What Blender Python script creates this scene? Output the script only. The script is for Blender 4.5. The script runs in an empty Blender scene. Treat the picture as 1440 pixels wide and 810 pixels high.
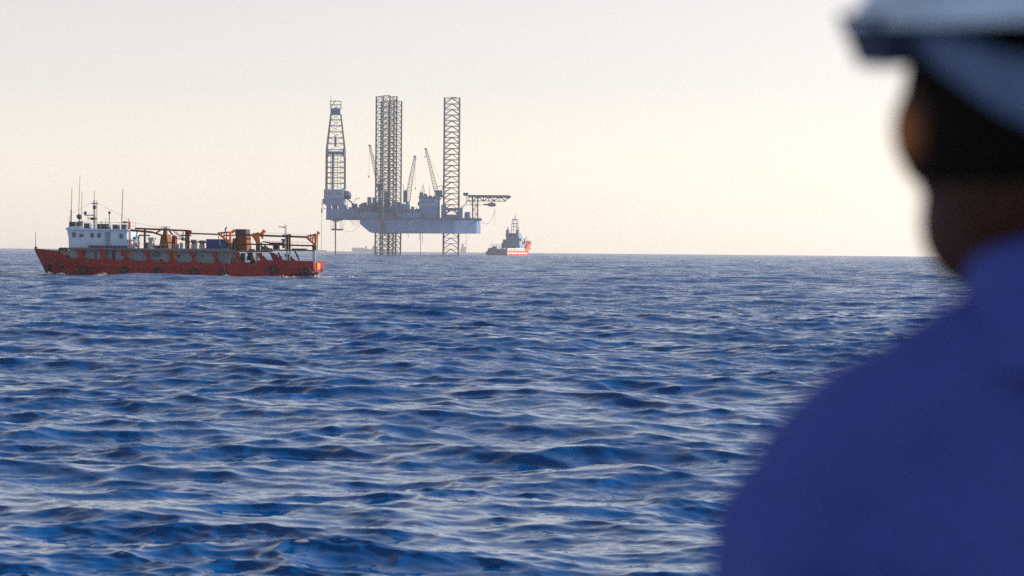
import bpy, bmesh, math, random
import numpy as np
from mathutils import Vector, Matrix

random.seed(7)
scene = bpy.context.scene
COL = scene.collection
R = math.radians

# ------------------------------------------------------------------ camera
EYE = 4.2                     # metres above the water
LENS, SENSOR = 85.0, 36.0
PITCH, ROLL = 0.90, 0.51      # degrees: tipped down, rolled a little
cam_d = bpy.data.cameras.new('camera')
cam = bpy.data.objects.new('camera', cam_d)
COL.objects.link(cam)
cam.location = (0, 0, EYE)
cam.matrix_world = (Matrix.Translation((0, 0, EYE)) @ Matrix.Rotation(R(90 - PITCH), 4, 'X')
                    @ Matrix.Rotation(R(ROLL), 4, 'Z'))
cam_d.lens, cam_d.sensor_width = LENS, SENSOR
cam_d.clip_start, cam_d.clip_end = 0.05, 60000
cam_d.dof.use_dof = True
cam_d.dof.focus_distance = 420.0
cam_d.dof.aperture_fstop = 4.0
scene.camera = cam

# ------------------------------------------------------------------ sky, sun, exposure
SUN_AZ, SUN_EL = 75.0, 22.0   # degrees to the right of the view, above the horizon
world = bpy.data.worlds.new('World')
scene.world = world
world.use_nodes = True
wn, wl = world.node_tree.nodes, world.node_tree.links
bg = wn['Background']
sky = wn.new('ShaderNodeTexSky')
sky.sky_type = 'NISHITA'
sky.sun_disc = False
sky.sun_elevation = R(SUN_EL)
sky.sun_rotation = R(SUN_AZ)
sky.altitude = 600
sky.air_density = 0.9
sky.dust_density = 0.6
sky.ozone_density = 1.0
tint = wn.new('ShaderNodeMix'); tint.data_type = 'RGBA'; tint.blend_type = 'MULTIPLY'   # one white balance for the whole sky
tint.inputs[0].default_value = 1.0
tint.inputs[7].default_value = (1.105, 0.96, 0.89, 1)
hsv = wn.new('ShaderNodeHueSaturation'); hsv.inputs['Saturation'].default_value = 0.46
wl.new(sky.outputs[0], hsv.inputs['Color']); wl.new(hsv.outputs[0], tint.inputs[6]); wl.new(tint.outputs[2], bg.inputs[0])
bg.inputs[1].default_value = 0.125

sun_d = bpy.data.lights.new('sun', 'SUN')
sun = bpy.data.objects.new('sun', sun_d)
COL.objects.link(sun)
sun_d.energy = 5.0
sun_d.angle = R(0.55)
sun_d.color = (1.0, 0.91, 0.78)
sdir = Vector((math.sin(R(SUN_AZ)) * math.cos(R(SUN_EL)), math.cos(R(SUN_AZ)) * math.cos(R(SUN_EL)), math.sin(R(SUN_EL))))
sun.rotation_euler = sdir.to_track_quat('Z', 'Y').to_euler()
sun.location = (40, 30, 60)

scene.view_settings.view_transform = 'Standard'
scene.view_settings.look = 'None'
scene.view_settings.exposure = 0.44
scene.view_settings.gamma = 1.0
scene.view_settings.use_curve_mapping = False
scene.render.engine = 'CYCLES'
scene.cycles.use_denoising = False
scene.cycles.max_bounces = 6
scene.cycles.volume_bounces = 3
scene.cycles.sample_clamp_indirect = 3.0
scene.cycles.sample_clamp_direct = 6.0

# ------------------------------------------------------------------ helpers
EARTH = 6.371e6
def sea_z(x, y):
    return -(x * x + y * y) / (2 * EARTH)

def tag(o, label=None, cat=None, group=None, kind=None):
    if label: o['label'] = label
    if cat: o['category'] = cat
    if group: o['group'] = group
    if kind: o['kind'] = kind
    return o

def empty(name, loc=(0, 0, 0), rz=0.0, parent=None):
    o = bpy.data.objects.new(name, None)
    COL.objects.link(o)
    o.location = loc
    o.rotation_euler = (0, 0, rz)
    o.empty_display_size = 0.2
    if parent: o.parent = parent
    return o

class Frame:
    """A thing's own frame; trace() reads a point of the survey photo (1440 wide) on the local plane y = c."""
    def __init__(self, X, Y, deg):
        self.o = Vector((X, Y, sea_z(X, Y)))
        self.a = R(deg)
    def trace(self, px, py, c=0.0):
        f = 1440 * LENS / SENSOR
        dx, dy = px - 720.0, 405.0 - py
        t = R(ROLL)
        u, v = dx * math.cos(t) - dy * math.sin(t), dx * math.sin(t) + dy * math.cos(t)
        p = R(PITCH)
        d = Vector((u / f, math.cos(p) + v / f * math.sin(p), -math.sin(p) + v / f * math.cos(p)))
        q = Vector((0, 0, EYE)) - self.o
        ca, sa = math.cos(-self.a), math.sin(-self.a)
        def rot(w): return Vector((w.x * ca - w.y * sa, w.x * sa + w.y * ca, w.z))
        q, d = rot(q), rot(d)
        s = (c - q.y) / d.y
        return (q.x + s * d.x, q.z + s * d.z)

class MB:
    """Mesh builder: collects shapes, builds one mesh object."""
    def __init__(self):
        self.v, self.f = [], []
    def add(self, vs, fs):
        b = len(self.v)
        self.v += [tuple(p) for p in vs]
        self.f += [tuple(b + i for i in q) for q in fs]
        return self
    def box(self, x0, x1, y0, y1, z0, z1):
        vs = [(x, y, z) for x in (x0, x1) for y in (y0, y1) for z in (z0, z1)]
        return self.add(vs, [(0, 1, 3, 2), (4, 6, 7, 5), (0, 4, 5, 1), (2, 3, 7, 6), (0, 2, 6, 4), (1, 5, 7, 3)])
    def taper(self, x0, x1, y0, y1, z0, z1, tx, ty):
        """box whose top is drawn in by tx, ty on every side"""
        vs = [(x0, y0, z0), (x1, y0, z0), (x1, y1, z0), (x0, y1, z0),
              (x0 + tx, y0 + ty, z1), (x1 - tx, y0 + ty, z1), (x1 - tx, y1 - ty, z1), (x0 + tx, y1 - ty, z1)]
        return self.add(vs, [(3, 2, 1, 0), (4, 5, 6, 7), (0, 1, 5, 4), (1, 2, 6, 5), (2, 3, 7, 6), (3, 0, 4, 7)])
    def tube(self, p0, p1, r, n=6, r1=None, cap=True):
        p0, p1 = Vector(p0), Vector(p1)
        r1 = r if r1 is None else r1
        d = (p1 - p0)
        if d.length < 1e-6: return self
        d.normalize()
        a = d.cross(Vector((0, 0, 1)) if abs(d.z) < 0.9 else Vector((0, 1, 0))).normalized()
        b = d.cross(a)
        vs = []
        for p, q in ((p0, r), (p1, r1)):
            for k in range(n):
                t = 2 * math.pi * (k + 0.5) / n
                vs.append(p + a * (q * math.cos(t)) + b * (q * math.sin(t)))
        fs = [(k, (k + 1) % n, n + (k + 1) % n, n + k) for k in range(n)]
        if cap:
            fs += [tuple(range(n - 1, -1, -1)), tuple(range(n, 2 * n))]
        return self.add(vs, fs)
    def path(self, pts, r, n=6):
        for a, b in zip(pts, pts[1:]):
            self.tube(a, b, r, n)
        return self
    def prism(self, outline, y0, y1):
        """outline of (x, z) points, pushed from y0 to y1"""
        n = len(outline)
        vs = [(x, y0, z) for x, z in outline] + [(x, y1, z) for x, z in outline]
        fs = [tuple(range(n)), tuple(range(2 * n - 1, n - 1, -1))]
        fs += [(k, n + k, n + (k + 1) % n, (k + 1) % n) for k in range(n)]
        return self.add(vs, fs)
    def lathe(self, prof, n=14, c=(0, 0, 0), axis='z'):
        vs, fs = [], []
        for r, z in prof:
            for k in range(n):
                t = 2 * math.pi * k / n
                p = (r * math.cos(t), r * math.sin(t), z)
                if axis == 'y': p = (p[0], p[2], p[1])
                if axis == 'x': p = (p[2], p[0], p[1])
                vs.append((p[0] + c[0], p[1] + c[1], p[2] + c[2]))
        for j in range(len(prof) - 1):
            for k in range(n):
                fs.append((j * n + k, j * n + (k + 1) % n, (j + 1) * n + (k + 1) % n, (j + 1) * n + k))
        fs += [tuple(range(n - 1, -1, -1)), tuple(range((len(prof) - 1) * n, len(prof) * n))]
        return self.add(vs, fs)
    def torus(self, c, Rr, r, n=18, m=8, axis='y'):
        prof = []
        vs, fs = [], []
        for k in range(n):
            t = 2 * math.pi * k / n
            for j in range(m):
                s = 2 * math.pi * j / m
                q = Rr + r * math.cos(s)
                p = (q * math.cos(t), r * math.sin(s), q * math.sin(t))
                if axis == 'z': p = (p[0], p[2], p[1])
                if axis == 'x': p = (p[1], p[0], p[2])
                vs.append((p[0] + c[0], p[1] + c[1], p[2] + c[2]))
        for k in range(n):
            for j in range(m):
                fs.append((k * m + j, ((k + 1) % n) * m + j, ((k + 1) % n) * m + (j + 1) % m, k * m + (j + 1) % m))
        return self.add(vs, fs)
    def loft(self, rings, cap=True, closed=True):
        n = len(rings[0])
        vs = [p for rg in rings for p in rg]
        fs = []
        for j in range(len(rings) - 1):
            for k in range(n if closed else n - 1):
                fs.append((j * n + k, j * n + (k + 1) % n, (j + 1) * n + (k + 1) % n, (j + 1) * n + k))
        if cap and closed:
            fs += [tuple(range(n - 1, -1, -1)), tuple(range((len(rings) - 1) * n, len(rings) * n))]
        return self.add(vs, fs)
    def mesh(self, name, mat=None, smooth=False, fix=True):
        me = bpy.data.meshes.new(name)
        me.from_pydata(self.v, [], self.f)
        if fix:
            bm = bmesh.new(); bm.from_mesh(me)
            bmesh.ops.recalc_face_normals(bm, faces=bm.faces)
            bm.to_mesh(me); bm.free()
        if mat: me.materials.append(mat)
        if smooth:
            me.polygons.foreach_set('use_smooth', [True] * len(me.polygons))
        return me
    def build(self, name, mat, parent=None, smooth=False, loc=None):
        o = bpy.data.objects.new(name, self.mesh(name, mat, smooth))
        COL.objects.link(o)
        if parent: o.parent = parent
        if loc: o.location = loc
        return o

def copy_obj(o, parent, loc, rz=0.0):
    c = o.copy(); COL.objects.link(c); c.parent = parent; c.location = loc; c.rotation_euler = (0, 0, rz)
    return c

# ------------------------------------------------------------------ materials
MATS = {}
def paint(name, col, rough=0.5, wear=0.25, wear_col=None, scale=0.6, metal=0.0, streak=6.0, spec=0.25):
    """painted steel: tone variation, blotches of wear and vertical run marks"""
    m = bpy.data.materials.new(name); m.use_nodes = True
    n, l = m.node_tree.nodes, m.node_tree.links
    b = n['Principled BSDF']
    b.inputs['Roughness'].default_value = rough
    b.inputs['Metallic'].default_value = metal
    b.inputs['Specular IOR Level'].default_value = spec
    tc = n.new('ShaderNodeTexCoord')
    mp = n.new('ShaderNodeMapping'); mp.inputs['Scale'].default_value = (scale * streak, scale * streak, scale)
    l.new(tc.outputs['Object'], mp.inputs[0])
    n1 = n.new('ShaderNodeTexNoise'); n1.inputs['Scale'].default_value = 1.0; n1.inputs['Detail'].default_value = 5
    l.new(mp.outputs[0], n1.inputs[0])
    n2 = n.new('ShaderNodeTexNoise'); n2.inputs['Scale'].default_value = scale * 2.2; n2.inputs['Detail'].default_value = 6
    l.new(tc.outputs['Object'], n2.inputs[0])
    mul = n.new('ShaderNodeMath'); mul.operation = 'MULTIPLY'
    l.new(n1.outputs[0], mul.inputs[0]); l.new(n2.outputs[0], mul.inputs[1])
    rp = n.new('ShaderNodeValToRGB')
    rp.color_ramp.elements[0].position = 0.18; rp.color_ramp.elements[1].position = 0.42
    w = wear_col or tuple(c * 0.45 for c in col)
    k = [c * (1 - wear) + d * wear for c, d in zip(col, w)]
    rp.color_ramp.elements[0].color = (*[min(1, c * 1.08) for c in col], 1)
    rp.color_ramp.elements[1].color = (*k, 1)
    l.new(mul.outputs[0], rp.inputs[0])
    l.new(rp.outputs[0], b.inputs['Base Color'])
    bp = n.new('ShaderNodeBump'); bp.inputs['Strength'].default_value = 0.15; bp.inputs['Distance'].default_value = 0.02
    l.new(n2.outputs[0], bp.inputs['Height']); l.new(bp.outputs[0], b.inputs['Normal'])
    MATS[name] = m
    return m
# ------------------------------------------------------------------ the sea
def spectrum_tile(N, L, kmin, kmax, seed, wind=7.0, wdir=0.0, spread=4.0):
    """one periodic patch of wind sea, heights and sideways chop, from a random-phase spectrum"""
    rng = np.random.default_rng(seed)
    k1 = np.fft.fftfreq(N, 1.0 / N) * 2 * np.pi / L
    kx, ky = np.meshgrid(k1, k1)
    k = np.hypot(kx, ky); k[0, 0] = 1e-9
    g = 9.81
    w = np.sqrt(g * k)
    wp = 0.85 * g / wind
    S = 0.0081 * g ** 2 / w ** 5 * np.exp(-1.25 * (wp / w) ** 4)      # elevation spectrum in frequency
    S *= 3.0 ** np.exp(-0.5 * ((w - wp) / (0.08 * wp)) ** 2)
    Sk = S * 0.5 * np.sqrt(g / k) / k                                  # per unit of wave-number area
    th = np.arctan2(ky, kx) - wdir
    D = np.where(np.cos(th) > -2, np.abs(np.cos(th * 0.5)) ** (2 * spread), 0)
    tt = np.linspace(-np.pi, np.pi, 721)
    D = D / (np.mean(np.abs(np.cos(tt * 0.5)) ** (2 * spread)) * 2 * np.pi)
    P = Sk * D * (2 * np.pi / L) ** 2
    P[(k < kmin) | (k >= kmax)] = 0
    A = np.sqrt(P / 2) * (rng.normal(size=(N, N)) + 1j * rng.normal(size=(N, N)))
    h = np.real(np.fft.ifft2(A)) * N * N
    dx = np.real(np.fft.ifft2(1j * kx / k * A)) * N * N
    dy = np.real(np.fft.ifft2(1j * ky / k * A)) * N * N
    sl = np.real(np.fft.ifft2(1j * ky * A)) * N * N
    return h, dx, dy, L, float(np.std(sl))

def sample(t, L, x, y):
    N = t.shape[0]
    u = (x / L * N) % N; v = (y / L * N) % N
    i = u.astype(np.int64); j = v.astype(np.int64)
    fu = u - i; fv = v - j
    i %= N; j %= N
    i2 = (i + 1) % N; j2 = (j + 1) % N
    return (t[j, i] * (1 - fu) * (1 - fv) + t[j, i2] * fu * (1 - fv) + t[j2, i] * (1 - fu) * fv + t[j2, i2] * fu * fv)

WDIR = R(-97)       # the waves run towards the camera
PI2 = 2 * np.pi
FETCH = 0.6         # a young, short sea: every wave smaller by this, as steep as before
CASC = []           # tile, shortest wave in it, chop
for N, L, lo, hi, sd, sp in ((512, 423.0, PI2 / 200, PI2 / 14, 3, 5), (512, 131.0, PI2 / 14, PI2 / 4.0, 11, 4),
                             (512, 41.0, PI2 / 4.0, PI2 / 1.1, 5, 2.2), (512, 12.7, PI2 / 1.1, PI2 / 0.32, 8, 2.0),
                             (512, 5.3, PI2 / 0.32, PI2 / 0.10, 9, 1.5)):
    h, dx, dy, L, sl = spectrum_tile(N, L, lo, hi, sd, wdir=WDIR, spread=sp)
    CASC.append(((h * FETCH, dx * FETCH, dy * FETCH, L * FETCH, sl), PI2 / hi * FETCH, PI2 / lo * FETCH))

# gusts: the small ripples come and go in patches, leaving smoother, brighter water between
GUST = spectrum_tile(256, 150.0, PI2 / 45, PI2 / 7, 21, wdir=WDIR, spread=0.5)[0]
GUST = GUST / GUST.std()

# distances: fine near the boat, then growing; directions: fine ahead, coarse all round
def fan(ds, az):
    """a sheet of sea over these distances and directions, waves finer than the sheet left to the material"""
    A_, D_ = np.meshgrid(np.radians(az), np.array(ds))
    X = D_ * np.sin(A_); Y = D_ * np.cos(A_)
    step = np.gradient(np.array(ds))[:, None] * np.ones_like(A_)
    H = np.zeros_like(X); DX = np.zeros_like(X); DY = np.zeros_like(X); lost = np.zeros_like(X)
    gust = np.clip(0.82 + 0.40 * sample(GUST, 150.0, X * 0.6, Y), 0.5, 1.4)
    for ((h, dx, dy, L, sl), lmin, lmax), gain, chop in zip(CASC, GAINS, CHOPS):
        if lmax < 1.2: gain = gain * gust
        wgt = np.clip((lmax * 0.8 - 2.2 * step) / (lmax * 0.8 - lmin), 0, 1)
        wgt = np.where(2.2 * step < lmin, 1.0, wgt)
        hh = gain * wgt * sample(h, L, X, Y); H += hh
        if lmax < 15:           # the short waves lean forward the way they run: steep fronts, long gentle backs
            DX += SKEW * math.cos(WDIR) * hh; DY += SKEW * math.sin(WDIR) * hh
        DX += chop * gain * wgt * sample(dx, L, X, Y)
        DY += chop * gain * wgt * sample(dy, L, X, Y)
        lost += (gain * sl) ** 2 * (1 - wgt ** 2)
    for bx, by, amp, sx, sy, lam in SWELLS:
        ex = amp * np.exp(-((X - bx) / sx) ** 2 / 2 - ((Y - by) / sy) ** 2 / 2)
        ph = PI2 / lam * (Y - by + 0.12 * (X - bx))
        H += ex * np.cos(ph); DY += -1.6 * ex * np.sin(ph)
    PX, PY = X + DX, Y + DY
    PZ = H - (X ** 2 + Y ** 2) / (2 * EARTH)
    Jyy = np.gradient(PY, axis=0) / np.gradient(Y, axis=0)       # crests that fold over carry foam
    foam = np.clip((0.12 - Jyy) / 0.3, 0, 1) * (D_ > 16) * (D_ < 420)
    return dict(X=X, Y=Y, co=np.stack([PX, PY, PZ], -1), lost=np.sqrt(lost), foam=foam)

# single larger waves standing out of the chop: x, y, height, half-length, half-depth, wave length
SWELLS = [(2.4, 50.0, 0.27, 2.1, 2.2, 5.6), (-11.6, 76.0, 0.20, 1.5, 1.8, 4.6), (-4.6, 104.0, 0.26, 2.4, 2.4, 5.6), (-2.6, 32.0, 0.12, 1.4, 1.6, 3.6),
          (9.0, 62.0, 0.16, 1.8, 1.8, 4.4), (-9.0, 46.0, 0.12, 1.8, 2.0, 4.6), (14.0, 118.0, 0.24, 3.0, 2.6, 6.0), (-20.0, 120.0, 0.22, 3.0, 2.6, 6.0)]
GAINS = (1.2, 1.5, 2.3, 2.6, 0.8)
SKEW = 1.9
CHOPS = (1.2, 1.4, 1.8, 1.5, 1.0)
near = [0.6, 2.0, 4.0, 7.0, 11.0, 15.0]
while near[-1] < 260: near.append(near[-1] * 1.0024)
far = [near[-2]]
while far[-1] < 2000: far.append(far[-1] * 1.0031)
while far[-1] < 9500: far.append(far[-1] * 1.011)
ahead = np.arange(-13, 13, 0.034)
side_l = np.concatenate([np.arange(-180, -24, 6.0), np.arange(-24, -13, 0.25)])
side_r = np.concatenate([np.arange(13, 24, 0.25), np.arange(24, 180, 6.0)])
FANS = [fan(near, np.concatenate([side_l, ahead, side_r])), fan(far, np.concatenate([side_l, ahead[::3], side_r]))]
FOAM_SPOTS = []     # the vessels' wakes: x, y, half-length, half-width, angle, strength
# ------------------------------------------------------------------ materials of the vessels and the rig
RED = paint('red_hull_paint', (0.19, 0.006, 0.010), 0.5, 0.5, (0.09, 0.008, 0.010), 0.5)
DRED = paint('red_lead_paint', (0.13, 0.014, 0.010), 0.55, 0.5, (0.07, 0.02, 0.015), 0.9)
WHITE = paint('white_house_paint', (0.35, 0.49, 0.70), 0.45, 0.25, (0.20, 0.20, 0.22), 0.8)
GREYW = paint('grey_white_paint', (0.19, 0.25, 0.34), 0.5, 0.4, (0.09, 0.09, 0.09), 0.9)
ORANGE = paint('orange_primer', (0.62, 0.17, 0.045), 0.5, 0.4, (0.30, 0.09, 0.04), 1.2)
BROWN = paint('brown_funnel_paint', (0.17, 0.065, 0.022), 0.55, 0.5, (0.12, 0.06, 0.035), 1.0)
BLUEC = paint('blue_container_paint', (0.010, 0.05, 0.22), 0.45, 0.3, (0.02, 0.035, 0.10), 0.9)
STEEL = paint('dull_deck_steel', (0.12, 0.125, 0.13), 0.5, 0.5, (0.10, 0.07, 0.05), 1.1)
DARK = paint('dark_machinery', (0.035, 0.037, 0.042), 0.5, 0.4, (0.07, 0.05, 0.035), 1.2)
RUBBER = paint('tyre_rubber', (0.016, 0.016, 0.018), 0.75, 0.4, (0.05, 0.048, 0.045), 3.0, streak=1)
LIGHTG = paint('pale_grey_steel', (0.34, 0.36, 0.38), 0.45, 0.25, (0.3, 0.26, 0.22), 1.0)
LETTER = paint('white_lettering', (0.75, 0.75, 0.72), 0.5, 0.3, (0.4, 0.3, 0.25), 1.0)
CABLE = paint('wire_rope', (0.10, 0.10, 0.105), 0.5, 0.3, None, 2.0)

def glass(name, tint=(0.02, 0.03, 0.045)):
    m = bpy.data.materials.new(name); m.use_nodes = True
    b = m.node_tree.nodes['Principled BSDF']
    b.inputs['Base Color'].default_value = (*tint, 1)
    b.inputs['Roughness'].default_value = 0.08
    b.inputs['IOR'].default_value = 1.5
    return m
PANE = glass('dark_window_glass')

def place(mb, name, mat, frame, label, cat, group=None, smooth=False):
    """a thing of its own that stands on or hangs from a vessel: its origin goes to its own base"""
    xs, ys, zs = zip(*mb.v)
    b = Vector(((min(xs) + max(xs)) / 2, (min(ys) + max(ys)) / 2, min(zs)))
    mb.v = [(x - b.x, y - b.y, z - b.z) for x, y, z in mb.v]
    o = mb.build(name, mat, None, smooth)
    o.matrix_world = Matrix.Translation(frame.o) @ Matrix.Rotation(frame.a, 4, 'Z') @ Matrix.Translation(b)
    return tag(o, label, cat, group), b

def lerp_table(tab, x):
    for (a, b), (c, d) in zip(tab, tab[1:]):
        if x <= c: return b + (d - b) * max(0, (x - a)) / (c - a)
    return tab[-1][1]

# ------------------------------------------------------------------ the red ship
def red_ship():
    fr = Frame(-48.9, 354.0, -7.0)
    T = fr.trace
    ship = empty('red_ship', fr.o, fr.a)
    tag(ship, 'red workboat with white wheelhouse and long gantry deck steaming left across the sea', 'ship')
    HB = 4.2
    def P(px, py, c): x, z = T(px, py, c); return (x, c, z)
    def pb(mb, x0, x1, y0, y1, c0, c1):
        """box whose near face, at c0, covers these photo columns and rows"""
        xa, za = T(x0, y1, c0); xb, zb = T(x1, y0, c0)
        return mb.box(xa, xb, c0, c1, za, zb)
    def tb(mb, a, b, c, r, n=6, r1=None):
        return mb.tube(P(a[0], a[1], c), P(b[0], b[1], c), r, n, r1)
    # --- hull
    sheer = [(48, 350), (70, 351.6), (94, 354.3), (100, 358.5), (105, 361.8), (111, 363.6), (142, 365), (174, 366.5), (206, 367.5),
             (238, 368.5), (270, 369.5), (302, 370.5), (333, 371), (366, 371.8), (369, 366.4), (404, 366.9), (443, 368)]
    def hb(t):      # half-breadth at the rail, t from stem to transom
        return HB * min(1.0, 1 - (1 - min(1, t / 0.24)) ** 2.3) * (1 - 0.07 * max(0, (t - 0.8) / 0.2) ** 2)
    stations = [48, 50, 53, 58, 64, 72, 82, 94, 97, 100, 103, 105, 108, 111, 126, 142, 174, 206, 238, 270, 302, 333, 366, 367.5, 369, 387, 404, 425, 443]
    keel = -1.7
    stem_top = T(48, 350, 0); stem_w = T(63, 382, 0)
    L0 = stem_top[0]; L1 = T(440, 368, -HB)[0]
    rings = []
    levels = (0, 0.22, 0.42, 0.52, 0.64, 0.78, 0.9, 1.0)
    for px in stations:
        py = lerp_table(sheer, px)
        t = (px - 48) / (443 - 48)
        b = hb(t)
        zt = T(px, py, -b)[1]
        xt = L0 + (L1 - L0) * t
        half = []
        for s in levels:
            z = keel + (zt - keel) * s
            flare = s ** 0.5
            w = b * (flare if t < 0.3 else flare * 0.0 + min(1.0, (s * 2.4) ** 0.45))
            if t < 0.3:
                k = t / 0.3
                w = b * (flare * (1 - k) * 0.92 + k * min(1.0, (s * 2.4) ** 0.45) + (1 - k) * 0.08 * s)
            rake = (1 - s) * (stem_w[0] - L0) * 1.75 * max(0, 1 - t / 0.16)
            rise = max(0, (t - 0.86) / 0.14) ** 1.5 * 2.3 * (1 - s)
            half.append((xt + rake, w if s > 0 else 0.02 * b, z + rise))
        ring = [(x, -w, z) for x, w, z in half] + [(x, w, z) for x, w, z in reversed(half)]
        rings.append(ring)
    hull = MB().loft(rings, cap=True, closed=False)
    n = len(rings[0])
    hull.add(rings[-1], [tuple(range(n))])
    ho = hull.build('hull', RED, ship)
    sol = ho.modifiers.new('plate', 'SOLIDIFY'); sol.thickness = 0.05; sol.offset = 1
    # rubbing strakes
    for py0, py1, x0, x1 in ((375.2, 378.6, 112, 300), (377.8, 381.0, 112, 300), (377.5, 378.6, 345, 441)):
        m = MB()
        a, b = P(x0, py0, -HB - 0.03), P(x1, py1, -HB - 0.03)
        m.tube(a, b, 0.07, 6)
        m.build('rubbing_strake', DRED, ship)
    # waterline boot top
    m = MB()
    for k in range(len(rings) - 1):
        for sgn in (0,):
            pass
    # decks
    m = MB(); m.box(T(104, 366, -HB)[0], L1 - 0.1, -HB + 0.15, HB - 0.15, 0.75, 0.85); m.build('main_deck', STEEL, ship)
    m = MB()
    pts = [(px, hb((px - 48) / 395) - 0.1) for px in (51, 56, 64, 74, 86, 96, 106)]
    vs = []
    for px, b in pts:
        x = L0 + (L1 - L0) * (px - 48) / 395
        z = T(px, lerp_table(sheer, min(px, 94)) + 5, -b)[1]
        vs += [(x, -b, z), (x, b, z)]
    m.add(vs, [(2 * i, 2 * i + 1, 2 * i + 3, 2 * i + 2) for i in range(len(pts) - 1)])
    m.build('forecastle_deck', STEEL, ship)
    # upper deck
    m = MB()
    for x0, x1, y0, y1, th in ((94, 366, 348.0, 352.6, 2.4), (366, 443, 350.4, 351.6, 2.0)):
        o = [T(x0, y0, -HB), T(x1, y1, -HB), T(x1, y1 + th, -HB), T(x0, y0 + th, -HB)]
        m.prism(o, -HB + 0.02, HB - 0.02)
    m.build('upper_deck', STEEL, ship)
    # side plating: a slanted web between each pair of openings
    ops = [('A', None, 111, 363.4), ('B', 115, 142.5, 364.8), ('C', 146.5, 174.4, 366.4), ('D', 177, 206, 367.4), ('E', 208.7, 238.6, 368.4),
           ('F', 241, 270, 369.4), ('G', 272.3, 301.8, 370.3), ('H', 304, 333.7, 370.8), ('I', 336.6, 366, 371.6), ('J', 368.2, 387.4, 366.2), ('K', 390, 420, 366.8)]
    def ytop(px): return 349.6 + (px - 105) * 0.0235
    for (n0, l0, r0, b0), (n1, l1, r1, b1) in zip(ops, ops[1:]):
        y0, y1 = ytop(r0), ytop(l1)
        if n0 == 'J': y0 += 1; y1 += 1
        right = [(r0 - 6, y0), (r0 - 3.4, y0 + 3.2), (r0 - 1.4, y0 + 7.5), (r0, b0 - 6), (r0 + 0.1, b0 - 4), (r0 - 0.8, b0 - 2), (r0 - 3, b0 - 0.5), (r0 - 6, b0)]
        left = [(l1 + 10, b1), (l1 + 7, b1 - 1.2), (l1 + 4.5, b1 - 3.5), (l1 + 2.6, b1 - 7), (l1 + 1.0, y1 + 5), (l1, y1)]
        low = [(r0 - 6, b0 + 2.5), (l1 + 10, b1 + 2.5)]
        out = right + low + left
        for c, nm in ((-HB, 'side_web'), (HB - 0.1, 'side_web')):
            mm = MB().prism([T(px, py, -HB) for px, py in out], c - 0.035, c + 0.10)
            mm.build(nm, RED, ship)
    # foredeck break: curved wing plate under the wheelhouse front
    # lower house behind the openings
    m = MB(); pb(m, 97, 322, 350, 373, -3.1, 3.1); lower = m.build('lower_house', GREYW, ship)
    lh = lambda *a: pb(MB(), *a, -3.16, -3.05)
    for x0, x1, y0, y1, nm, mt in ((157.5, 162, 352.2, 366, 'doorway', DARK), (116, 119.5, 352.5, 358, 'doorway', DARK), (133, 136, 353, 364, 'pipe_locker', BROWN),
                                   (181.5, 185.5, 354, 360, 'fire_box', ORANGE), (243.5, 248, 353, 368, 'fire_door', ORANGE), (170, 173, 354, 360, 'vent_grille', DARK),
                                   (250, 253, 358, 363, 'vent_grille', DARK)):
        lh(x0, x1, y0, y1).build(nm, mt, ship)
    for x, y, r in ((150, 356, 1.3), (128.5, 352.8, 1.2), (215.5, 358, 1.6), (226, 358, 1.6), (203, 357.5, 1.3), (285, 360, 1.8), (274, 359, 1.6), (146.5, 356, 1.2)):
        x_, z_ = T(x, y, -3.16)
        MB().lathe([(r * 0.105, -0.02), (r * 0.105, 0.06)], 12, (x_, -3.16, z_), 'y').build('porthole', PANE, ship)
    for x, y, r in ((221, 357.3, 3.0), (227.2, 366, 1.6)):
        x_, z_ = T(x, y, -3.2)
        MB().torus((x_, -3.2, z_), r * 0.095, 0.06, 14, 6).build('hose_reel', DARK, ship)
    # things seen through the after openings
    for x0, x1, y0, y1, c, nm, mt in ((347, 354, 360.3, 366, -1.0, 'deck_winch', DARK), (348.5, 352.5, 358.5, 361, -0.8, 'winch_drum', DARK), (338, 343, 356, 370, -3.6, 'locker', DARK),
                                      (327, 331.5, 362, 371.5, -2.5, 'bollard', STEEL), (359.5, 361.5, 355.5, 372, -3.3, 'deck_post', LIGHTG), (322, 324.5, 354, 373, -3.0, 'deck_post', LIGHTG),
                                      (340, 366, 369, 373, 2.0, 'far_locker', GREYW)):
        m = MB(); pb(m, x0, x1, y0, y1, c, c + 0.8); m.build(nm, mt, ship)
    # after posts under the open upper deck
    for px in (403.6, 407.4, 440.5, 443):
        for c in (-HB + 0.25, HB - 0.35):
            m = MB(); tb(m, (px, 351.5), (px, 369), c, 0.11, 8); m.build('deck_post', LIGHTG, ship)
    m = MB(); tb(m, (414.6, 353), (421.6, 367), -HB + 0.3, 0.12, 6); m.build('deck_strut', DARK, ship)
    m = MB(); tb(m, (391, 355), (397, 366), -HB + 0.3, 0.12, 6); m.build('deck_strut', DARK, ship)
    # stern gear
    xt = L1
    MB().box(xt - 0.02, xt + 0.18, -1.9, 0.2, 1.15, 2.05).build('stern_board', ORANGE, ship)
    MB().box(xt - 0.02, xt + 0.2, 1.6, 2.6, 0.7, 1.3).build('stern_board', DARK, ship)
    # --- wheelhouse
    W = 3.2
    wall = MB().prism([T(a, b, -W) for a, b in ((96.8, 349), (96.6, 336), (94.2, 323.0), (178.2, 323.4), (178.6, 349))], -W, W)
    house = wall.build('wheelhouse', WHITE, ship)
    MB().prism([T(a, b, -W) for a, b in ((92.4, 321.6), (98.5, 318.0), (107, 318.4), (121, 321.4), (181, 322.6), (181, 324.2), (94.2, 323.6))], -W - 0.25, W + 0.25).build('wheelhouse_roof', WHITE, ship)
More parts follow.
